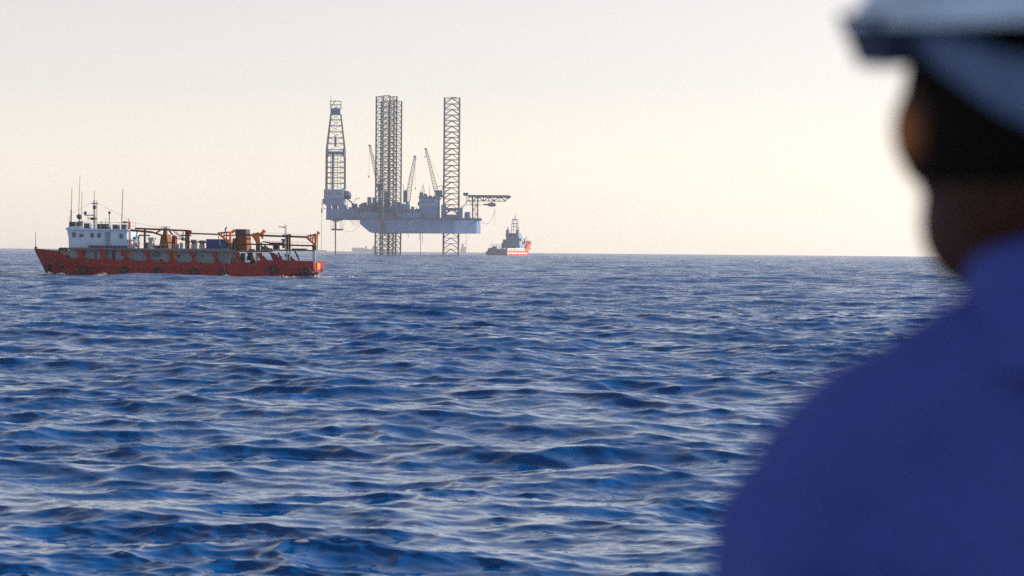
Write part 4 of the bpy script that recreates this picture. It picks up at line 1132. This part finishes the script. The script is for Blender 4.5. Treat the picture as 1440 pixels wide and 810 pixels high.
cos_, qs_, lost_, foam_, base_i = [], [], [], [], 0
for fd in FANS:
    X, Y, foam = fd['X'], fd['Y'], fd['foam']
    for cx, cy, a, b, ang, s in FOAM_SPOTS:
        ca, sa = math.cos(R(ang)), math.sin(R(ang))
        u = ((X - cx) * ca + (Y - cy) * sa) / a
        v = (-(X - cx) * sa + (Y - cy) * ca) / b
        foam = np.maximum(foam, s * np.clip(1 - (u * u + v * v), 0, 1))
    nr, na = X.shape
    idx = np.arange(nr * na).reshape(nr, na)
    q = np.stack([idx[:-1, :-1], idx[:-1, 1:], idx[1:, 1:], idx[1:, :-1]], -1).reshape(-1, 4)
    seam = np.stack([idx[:-1, -1], idx[:-1, 0], idx[1:, 0], idx[1:, -1]], -1)
    qs_.append(np.concatenate([q, seam]) + base_i); base_i += nr * na
    cos_.append(fd['co'].reshape(-1, 3)); lost_.append(fd['lost'].ravel()); foam_.append(foam.ravel())
co = np.concatenate(cos_).astype(np.float32); q = np.concatenate(qs_).astype(np.int32)
lost = np.concatenate(lost_); foam = np.concatenate(foam_)
me = bpy.data.meshes.new('sea')
me.vertices.add(len(co)); me.vertices.foreach_set('co', co.ravel())
me.loops.add(q.size); me.loops.foreach_set('vertex_index', q.ravel())
me.polygons.add(len(q)); me.polygons.foreach_set('loop_start', np.arange(0, q.size, 4, dtype=np.int32))
me.polygons.foreach_set('loop_total', np.full(len(q), 4, np.int32))
me.polygons.foreach_set('use_smooth', np.ones(len(q), bool))
me.update(); me.validate()
at = me.attributes.new('ripple', 'FLOAT', 'POINT'); at.data.foreach_set('value', lost.ravel().astype(np.float32))
at = me.attributes.new('foam', 'FLOAT', 'POINT'); at.data.foreach_set('value', foam.ravel().astype(np.float32))
sea = bpy.data.objects.new('sea', me); COL.objects.link(sea)
tag(sea, kind='structure')

def sea_material():
    m = bpy.data.materials.new('sea_water'); m.use_nodes = True
    n, l = m.node_tree.nodes, m.node_tree.links
    out = n['Material Output']; b = n['Principled BSDF']
    n.remove(b)
    body = n.new('ShaderNodeBsdfDiffuse'); body.inputs['Color'].default_value = (0.0, 0.052, 0.20, 1)       # light coming back up out of the water
    mirror = n.new('ShaderNodeBsdfGlossy'); mirror.inputs['Color'].default_value = (0.92, 0.98, 1.0, 1); mirror.inputs['Roughness'].default_value = 0.02
    fres = n.new('ShaderNodeFresnel'); fres.inputs['IOR'].default_value = 1.333
    b = n.new('ShaderNodeMixShader')
    l.new(fres.outputs[0], b.inputs[0]); l.new(body.outputs[0], b.inputs[1]); l.new(mirror.outputs[0], b.inputs[2])
    geo = n.new('ShaderNodeNewGeometry')
    rip = n.new('ShaderNodeAttribute'); rip.attribute_name = 'ripple'
    def vm(op, a=None, c=None):
        v = n.new('ShaderNodeVectorMath'); v.operation = op
        for i, s in enumerate((a, c)):
            if s is None: continue
            if hasattr(s, 'is_output'): l.new(s, v.inputs[i])
            else: v.inputs[i].default_value = s
        return v
    # slopes of the ripples finer than the sheet, as a bend of the normal
    total = None
    for sc, det, amp, stretch in ((24.0, 2.0, 0.6, (0.6, 1.0)), (7.0, 3.0, 1.0, (0.5, 1.0)), (1.5, 3.0, 0.8, (0.4, 1.0))):
        mp = n.new('ShaderNodeMapping'); mp.inputs['Scale'].default_value = (sc * stretch[0], sc * stretch[1], sc)
        l.new(geo.outputs['Position'], mp.inputs[0])
        nz = n.new('ShaderNodeTexNoise'); nz.inputs['Scale'].default_value = 1.0
        nz.inputs['Detail'].default_value = det; nz.inputs['Roughness'].default_value = 0.6
        l.new(mp.outputs[0], nz.inputs[0])
        s = vm('SUBTRACT', nz.outputs['Color'], (0.5, 0.5, 0.5))
        k = vm('MULTIPLY', s.outputs[0], (amp * 5.5 * 0.8, amp * 5.5, 0.0))
        total = k if total is None else vm('ADD', total.outputs[0], k.outputs[0])
    base = n.new('ShaderNodeMath'); base.operation = 'ADD'; base.inputs[1].default_value = 0.015
    l.new(rip.outputs['Fac'], base.inputs[0])
    sc_ = n.new('ShaderNodeVectorMath'); sc_.operation = 'SCALE'
    l.new(total.outputs[0], sc_.inputs[0]); l.new(base.outputs[0], sc_.inputs['Scale'])
    # the steep fronts of the small waves face the way the sea runs
    ln = n.new('ShaderNodeVectorMath'); ln.operation = 'SCALE'; ln.inputs[0].default_value = (math.cos(WDIR), math.sin(WDIR), 0)
    rm = n.new('ShaderNodeMath'); rm.operation = 'MULTIPLY'; rm.inputs[1].default_value = 1.0
    l.new(rip.outputs['Fac'], rm.inputs[0]); l.new(rm.outputs[0], ln.inputs['Scale'])
    sc2 = vm('ADD', sc_.outputs[0], ln.outputs[0])
    nn = vm('ADD', geo.outputs['Normal'], sc2.outputs[0])
    nrm = vm('NORMALIZE', nn.outputs[0])
    for nd in (mirror, fres): l.new(nrm.outputs[0], nd.inputs['Normal'])
    # foam
    fo = n.new('ShaderNodeAttribute'); fo.attribute_name = 'foam'
    fz = n.new('ShaderNodeTexNoise'); fz.inputs['Scale'].default_value = 2.2; fz.inputs['Detail'].default_value = 6
    l.new(geo.outputs['Position'], fz.inputs[0])
    sm = n.new('ShaderNodeMath'); sm.operation = 'ADD'; l.new(fo.outputs['Fac'], sm.inputs[0]); l.new(fz.outputs[0], sm.inputs[1])
    rp = n.new('ShaderNodeMapRange'); rp.inputs['From Min'].default_value = 0.95; rp.inputs['From Max'].default_value = 1.25
    l.new(sm.outputs[0], rp.inputs['Value'])
    fb = n.new('ShaderNodeBsdfDiffuse'); fb.inputs[0].default_value = (0.72, 0.74, 0.75, 1)
    mx = n.new('ShaderNodeMixShader')
    l.new(rp.outputs[0], mx.inputs[0]); l.new(b.outputs[0], mx.inputs[1]); l.new(fb.outputs[0], mx.inputs[2])
    l.new(mx.outputs[0], out.inputs['Surface'])
    return m
me.materials.append(sea_material())
# ------------------------------------------------------------------ the boat under the camera, out of frame below
DECK = paint('grey_deck_paint', (0.16, 0.18, 0.19), 0.6, 0.3, (0.10, 0.08, 0.07), 1.0, streak=1)
DZ = 2.68
dk = MB()
dk.taper(-2.6, 3.4, -7.5, 4.4, DZ - 0.12, DZ, 0.0, 0.0)
dk.taper(-2.4, 3.2, -7.3, 4.1, -1.2, DZ - 0.121, -0.15, -0.15)
tag(dk.build('boat_deck', DECK), kind='structure')

# ------------------------------------------------------------------ the man watching the rig
def simple(name, col, rough, sss=0.0, bump=0.0, bscale=40.0):
    m = bpy.data.materials.new(name); m.use_nodes = True
    n, l = m.node_tree.nodes, m.node_tree.links
    b = n['Principled BSDF']
    b.inputs['Roughness'].default_value = rough
    b.inputs['Specular IOR Level'].default_value = 0.3
    tc = n.new('ShaderNodeTexCoord'); nz = n.new('ShaderNodeTexNoise'); nz.inputs['Scale'].default_value = bscale; nz.inputs['Detail'].default_value = 5
    l.new(tc.outputs['Object'], nz.inputs[0])
    rp = n.new('ShaderNodeValToRGB'); rp.color_ramp.elements[0].color = (*[c * 0.8 for c in col], 1); rp.color_ramp.elements[1].color = (*[min(1, c * 1.2) for c in col], 1)
    rp.color_ramp.elements[0].position = 0.35; rp.color_ramp.elements[1].position = 0.65
    l.new(nz.outputs[0], rp.inputs[0]); l.new(rp.outputs[0], b.inputs['Base Color'])
    if sss:
        b.inputs['Subsurface Weight'].default_value = sss; b.inputs['Subsurface Radius'].default_value = (0.022, 0.006, 0.002); b.inputs['Subsurface Scale'].default_value = 1.0
    if bump:
        bp = n.new('ShaderNodeBump'); bp.inputs['Strength'].default_value = bump; bp.inputs['Distance'].default_value = 0.004
        l.new(nz.outputs[0], bp.inputs['Height']); l.new(bp.outputs[0], b.inputs['Normal'])
    return m
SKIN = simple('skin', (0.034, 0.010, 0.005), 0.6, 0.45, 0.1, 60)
HAIR = simple('black_hair', (0.004, 0.0035, 0.0035), 0.9, 0, 0.8, 220)
HAIR.node_tree.nodes['Principled BSDF'].inputs['Specular IOR Level'].default_value = 0.1
CLOTH = simple('royal_blue_cotton', (0.036, 0.064, 0.33), 0.85, 0, 0.35, 260)
SHELL = simple('white_helmet_plastic', (0.40, 0.56, 0.80), 0.3, 0, 0.0, 8)
STRAP = simple('navy_webbing', (0.018, 0.03, 0.085), 0.8, 0, 0.3, 300)
BAND = simple('pale_blue_headband', (0.075, 0.13, 0.27), 0.6, 0, 0.1, 30)
BOOT = simple('black_boot_leather', (0.02, 0.018, 0.016), 0.45, 0, 0.3, 90)

def ball(mb, c, r, n=16, m=10, rot=None):
    vs, fs = [], []
    for j in range(m + 1):
        a = math.pi * j / m
        for k in range(n):
            t = 2 * math.pi * k / n
            p = Vector((r[0] * math.sin(a) * math.cos(t), r[1] * math.sin(a) * math.sin(t), r[2] * math.cos(a)))
            if rot: p = rot @ p
            vs.append(Vector(c) + p)
    for j in range(m):
        for k in range(n):
            fs.append((j * n + k, (j + 1) * n + k, (j + 1) * n + (k + 1) % n, j * n + (k + 1) % n))
    return mb.add(vs, fs)
def limb(mb, pts):
    """tapered limb through (point, radius) pairs"""
    for (a, ra), (b, rb) in zip(pts, pts[1:]):
        mb.tube(a, b, ra, 14, rb)
    for p, r in pts: ball(mb, p, (r, r, r), 12, 8)
    return mb
def skinned(mb, name, mat, parent, voxel, smooth=6, fold=0.0):
    """the overlapping volumes are fused into one continuous surface and smoothed"""
    o = mb.build(name, mat, parent, True)
    rm = o.modifiers.new('fuse', 'REMESH'); rm.mode = 'VOXEL'; rm.voxel_size = voxel; rm.use_smooth_shade = True
    sm = o.modifiers.new('smooth', 'SMOOTH'); sm.iterations = smooth; sm.factor = 0.5
    if fold:
        tx = bpy.data.textures.new(name + '_folds', 'CLOUDS'); tx.noise_scale = 0.10; tx.noise_depth = 2
        dp = o.modifiers.new('folds', 'DISPLACE'); dp.texture = tx; dp.strength = fold; dp.mid_level = 0.45; dp.texture_coords = 'LOCAL'
    return o

def person():
    cx = (1475 - 720) / 3400 * 1.82
    hx = -0.030
    HT = Matrix.Translation((hx, 0, 0)) @ Matrix.Rotation(R(9), 4, 'Z')       # head turned to the left, towards the rig
    def hp(x, y, z): return HT @ Vector((x, y, z))
    hr = Matrix.Rotation(R(9), 3, 'Z')
    body = MB()
    ball(body, hp(0, 0.0, 1.625), (0.076, 0.096, 0.118), 20, 14, hr)
    ball(body, hp(0, 0.040, 1.545), (0.056, 0.058, 0.058), 16, 10, hr)
    ball(body, hp(0, 0.070, 1.512), (0.026, 0.024, 0.022), 12, 8, hr)          # chin
    limb(body, [(hp(0, 0.094, 1.632), 0.010), (hp(0, 0.112, 1.595), 0.015)])     # nose
    for s in (-1, 1):
        ball(body, hp(s * 0.0125, 0.104, 1.590), (0.010, 0.010, 0.009), 8, 6)
        ball(body, hp(s * 0.034, 0.083, 1.648), (0.022, 0.014, 0.008), 10, 6, hr)    # brow
        ball(body, hp(s * 0.043, 0.066, 1.592), (0.022, 0.022, 0.020), 10, 6, hr)    # cheekbone
        ball(body, hp(s * 0.083, -0.010, 1.613), (0.009, 0.022, 0.032), 10, 8, Matrix.Rotation(R(9 + s * -22), 3, 'Z'))   # ear
        ball(body, hp(s * 0.075, 0.002, 1.586), (0.009, 0.010, 0.013), 8, 6, hr)
    ball(body, hp(0, 0.094, 1.557), (0.024, 0.012, 0.006), 10, 6, hr); ball(body, hp(0, 0.092, 1.546), (0.021, 0.012, 0.007), 10, 6, hr)   # lips
    limb(body, [((0.004, -0.012, 1.43), 0.058), ((0.002, -0.010, 1.50), 0.050), (hp(0.006, -0.01, 1.57), 0.056)])
    def trunk(mb, g):
        for s in (-1, 1):
            limb(mb, [((s * 0.055, -0.012, 1.425), 0.050 + g), ((s * 0.160, -0.008, 1.350), 0.052 + g)])
            limb(mb, [((s * 0.10, 0.01, 1.30), 0.085 + g), ((s * 0.085, 0.01, 1.10), 0.080 + g), ((s * 0.075, 0.0, 0.95), 0.085 + g)])
        ball(mb, (0, 0.005, 1.27), (0.16 + g, 0.105 + g, 0.16 + g)); ball(mb, (0, 0.0, 1.02), (0.135 + g, 0.095 + g, 0.2 + g))
        ball(mb, (0, -0.02, 0.90), (0.15 + g, 0.11 + g, 0.12 + g))
    def arms(mb, g, wrist=True):
        for s in (-1, 1):
            sh = Vector((s * 0.176, -0.005, 1.322)); up = Vector((s * 0.196, -0.004, 1.272)); el = Vector((s * 0.288, -0.035, 1.065)); wr = Vector((s * 0.312, 0.105, 0.865))
            limb(mb, [(sh, 0.050 + g), (up, 0.047 + g), (el, 0.034 + g)])
            limb(mb, [(el, 0.034 + g), (el.lerp(wr, 0.3), 0.036 + g), (wr, 0.024 + g * 1.2)])
    trunk(body, -0.014); arms(body, -0.006)
    def legs(mb, g):
        for s in (-1, 1):
            limb(mb, [((s * 0.085, 0, 0.90), 0.080 + g), ((s * 0.10, 0.005, 0.50), 0.052 + g), ((s * 0.105, -0.01, 0.34), 0.050 + g), ((s * 0.108, -0.015, 0.10), 0.034 + g)])
    legs(body, 0)
    for s in (-1, 1):
        limb(body, [((s * 0.108, -0.02, 0.06), 0.036), ((s * 0.115, 0.10, 0.045), 0.032), ((s * 0.118, 0.16, 0.04), 0.026)])
        # hands: palm, four fingers and a thumb, loosely curled
        w = Vector((s * 0.312, 0.105, 0.865)); dn = Vector((0.0, 0.30, -0.95)).normalized(); sd = Vector((0, 0.95, 0.30)); inn = Vector((-s, 0, 0))
        pm = w + dn * 0.055
        limb(body, [(w, 0.024), (w + dn * 0.03 + sd * 0.008, 0.021), (w + dn * 0.085 + sd * 0.026, 0.014)])
        limb(body, [(w + dn * 0.03 - sd * 0.008, 0.021), (w + dn * 0.085 - sd * 0.026, 0.013)]); limb(body, [(w + dn * 0.02, 0.02), (w + dn * 0.088, 0.015)])
        for k, L in enumerate((0.074, 0.082, 0.076, 0.060)):
            b0 = w + dn * 0.088 + sd * (0.030 - 0.020 * k)
            k1 = b0 + dn * L * 0.45 + inn * 0.008; k2 = k1 + dn * L * 0.30 + inn * 0.020; k3 = k2 + dn * L * 0.14 + inn * 0.024
            limb(body, [(b0, 0.0095), (k1, 0.0088), (k2, 0.0080), (k3, 0.0070)])
        t0 = w + dn * 0.028 + sd * 0.024; t1 = t0 + dn * 0.032 + sd * 0.024 + inn * 0.012; t2 = t1 + dn * 0.030 + sd * 0.006 + inn * 0.012
        limb(body, [(t0, 0.013), (t1, 0.0105), (t2, 0.0085)])
    # redder ears: the glow of light through them is put into the colour
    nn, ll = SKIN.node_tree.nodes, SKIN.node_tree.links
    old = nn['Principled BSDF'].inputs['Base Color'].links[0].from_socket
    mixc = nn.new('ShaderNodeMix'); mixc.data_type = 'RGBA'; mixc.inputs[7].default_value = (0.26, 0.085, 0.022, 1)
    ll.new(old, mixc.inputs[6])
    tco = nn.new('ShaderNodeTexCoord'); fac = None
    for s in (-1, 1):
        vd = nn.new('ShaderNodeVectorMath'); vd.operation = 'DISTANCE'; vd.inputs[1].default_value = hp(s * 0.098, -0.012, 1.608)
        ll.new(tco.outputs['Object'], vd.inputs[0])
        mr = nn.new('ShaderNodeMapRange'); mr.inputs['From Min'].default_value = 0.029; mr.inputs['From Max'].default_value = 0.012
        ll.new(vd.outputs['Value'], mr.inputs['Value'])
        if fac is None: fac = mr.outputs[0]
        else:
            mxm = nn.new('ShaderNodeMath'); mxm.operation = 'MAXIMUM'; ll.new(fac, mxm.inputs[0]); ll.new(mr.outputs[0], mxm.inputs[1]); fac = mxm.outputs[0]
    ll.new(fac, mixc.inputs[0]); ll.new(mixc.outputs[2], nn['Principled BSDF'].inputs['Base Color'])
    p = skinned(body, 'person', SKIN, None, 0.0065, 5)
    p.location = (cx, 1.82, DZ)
    tag(p, 'person in blue coverall and white hard hat seen from behind at the right', 'person')
    # eyes
    for s in (-1, 1):
        ball(MB(), hp(s * 0.033, 0.083, 1.629), (0.012, 0.012, 0.012), 10, 8).build('eye', simple('eye_white', (0.6, 0.58, 0.55), 0.2), p, True)
    # clothing
    jk = MB(); trunk(jk, 0.012); arms(jk, 0.011)
    for a, b, r in (((-0.150, -0.085, 1.290), (-0.035, -0.122, 1.180), 0.020), ((-0.165, -0.070, 1.255), (-0.060, -0.115, 1.120), 0.018), ((0.150, -0.085, 1.290), (0.035, -0.122, 1.190), 0.020),
                    ((-0.215, -0.045, 1.245), (-0.175, -0.060, 1.20), 0.016),
                    ((-0.225, -0.048, 1.30), (-0.19, -0.052, 1.26), 0.014)):
        a = Vector(a) + Vector((0, -0.012, 0)); b = Vector(b) + Vector((0, -0.012, 0)); r *= 1.3
        limb(jk, [(a, r * 0.5), (a.lerp(b, 0.5), r), (b, r * 0.5)])      # cloth folds
    jo = skinned(jk, 'jacket', CLOTH, p, 0.010, 6, 0.030)
    # seams of the yoke and sleeve, stand collar
    rings = []
    for z0, rx, ry, lean in ((1.435, 0.088, 0.084, 0.0), (1.462, 0.073, 0.074, 0.2), (1.490, 0.066, 0.069, 0.6), (1.512, 0.0645, 0.068, 1.0), (1.513, 0.0605, 0.064, 1.0), (1.490, 0.062, 0.065, 0.6), (1.455, 0.066, 0.068, 0.2)):
        rings.append([(rx * math.cos(t), -0.010 + ry * math.sin(t), z0 - 0.022 * lean * math.sin(t)) for t in [2 * math.pi * k / 32 for k in range(32)]])
    MB().loft(rings, cap=False).build('collar', CLOTH, p, True)
    tr = MB(); legs(tr, 0.016); ball(tr, (0, -0.015, 0.92), (0.165, 0.125, 0.13))
    skinned(tr, 'trousers', CLOTH, p, 0.012, 5, 0.014)
    for s in (-1, 1):
        bt = MB(); limb(bt, [((s * 0.108, -0.018, 0.20), 0.050), ((s * 0.108, -0.02, 0.075), 0.048), ((s * 0.116, 0.10, 0.050), 0.044), ((s * 0.120, 0.175, 0.045), 0.040)])
        bt.box(s * 0.115 - 0.048, s * 0.115 + 0.048, -0.07, 0.21, 0.003, 0.03)
        skinned(bt, 'boot', BOOT, p, 0.008, 4)
    # hair: close-cropped cap at the back and sides
    hm = MB(); vs, fs = [], []
    N, M = 28, 12
    for j in range(M + 1):
        for k in range(N):
            t = 2 * math.pi * k / N
            yy = math.sin(t)
            zlow = 1.572 if yy < 0.0 else 1.572 + 0.085 * min(1, yy * 1.6)
            ztop = 1.735
            z = ztop + (zlow - ztop) * j / M
            q = math.sqrt(max(0.02, 1 - ((z - 1.625) / 0.124) ** 2))
            vs.append(hp(0.080 * q * math.cos(t), 0.100 * q * yy - 0.001, z))
    for j in range(M):
        for k in range(N):
            fs.append((j * N + k, (j + 1) * N + k, (j + 1) * N + (k + 1) % N, j * N + (k + 1) % N))
    hm.add(vs, fs)
    ho = hm.build('hair', HAIR, p, True)
    ho.modifiers.new('thick', 'SOLIDIFY').thickness = 0.008
    # hard hat: dome, brim with peak, nape band, side slot piece
    HZ = 1.712
    hat = empty('hard_hat', (hx, 0, 0), 0, p)
    hat.matrix_local = (Matrix.Translation((hx, 0, HZ)) @ Matrix.Rotation(R(12), 4, 'Z') @ Matrix.Rotation(R(6), 4, 'X')
                        @ Matrix.Rotation(R(-5), 4, 'Y') @ Matrix.Translation((0, 0, -HZ)))
    N = 40; dome = []
    for j in range(10):
        a = math.pi / 2 * j / 9.0
        q, z = math.cos(a) ** 0.9 if j < 9 else 0.02, HZ + 0.108 * math.sin(a)
        dome.append([(0.108 * q * math.cos(t), 0.128 * q * math.sin(t), z) for t in [2 * math.pi * k / N for k in range(N)]])
    d = MB().loft(dome, cap=True).build('shell', SHELL, hat, True)
    for x in (-0.035, 0.0, 0.035):
        m = MB(); prev = None
        for k in range(13):
            a = math.pi * (0.12 + 0.76 * k / 12)
            w = math.sqrt(max(0.01, 1 - (x / 0.108) ** 2))
            pt = (x, -0.126 * w * math.cos(a), HZ + 0.109 * w * math.sin(a))
            if prev: m.tube(prev, pt, 0.006, 6)
            prev = pt
        m.build('ridge', SHELL, d)
    rim = []
    for f, dz in ((0.99, 0.010), (1.12, -0.006), (1.15, -0.011), (1.13, -0.013), (1.0, -0.004), (0.96, 0.0)):
        rg = []
        for k in range(N):
            t = 2 * math.pi * k / N
            pk = 1 + 0.20 * max(0, math.sin(t)) ** 2 * (1 if f > 1.05 else 0)
            side = abs(math.cos(t)) * 0.02 if f > 1.05 else 0
            rg.append((0.108 * (f + side) * math.cos(t), 0.128 * f * pk * math.sin(t), HZ + dz - 0.018 * max(0, math.sin(t)) * (1 if f > 1.05 else 0)))
        rim.append(rg)
    MB().loft(rim, cap=False).build('brim', SHELL, hat, True)
    nb = []
    for k in range(25):
        t = math.pi * (1.0 + k / 24)
        dip = max(0, -math.sin(t)) ** 1.6
        x, y = math.cos(t), math.sin(t)
        zc = 1.700 - 0.058 * dip; h = 0.010 + 0.017 * dip
        nb.append([(0.090 * x, 0.112 * y, zc + h), (0.096 * x, 0.119 * y, zc + h), (0.0975 * x, 0.121 * y, zc), (0.096 * x, 0.119 * y, zc - h), (0.090 * x, 0.112 * y, zc - h)])
    MB().loft(nb, cap=True).build('nape_band', BAND, hat, True)
    for s in (-1, 1):
        MB().taper(s * 0.104 - 0.009, s * 0.104 + 0.009, -0.03, 0.03, 1.668, 1.708, -0.012, -0.012).build('slot_adapter', STRAP, hat)
    return p
person()
# ------------------------------------------------------------------ haze
hz = MB().box(-9900, 9900, -9900, 9900, -20.0, 135.0).build('haze', None)
tag(hz, kind='stuff')
hm = bpy.data.materials.new('haze_air'); hm.use_nodes = True
hn, hl = hm.node_tree.nodes, hm.node_tree.links
hn.remove(hn['Principled BSDF'])
pv = hn.new('ShaderNodeVolumePrincipled')
pv.inputs['Color'].default_value = (1.0, 1.0, 1.0, 1)
pv.inputs['Density'].default_value = 0.00007
pv.inputs['Anisotropy'].default_value = 0.35
hl.new(pv.outputs[0], hn['Material Output'].inputs['Volume'])
hz.data.materials.append(hm)
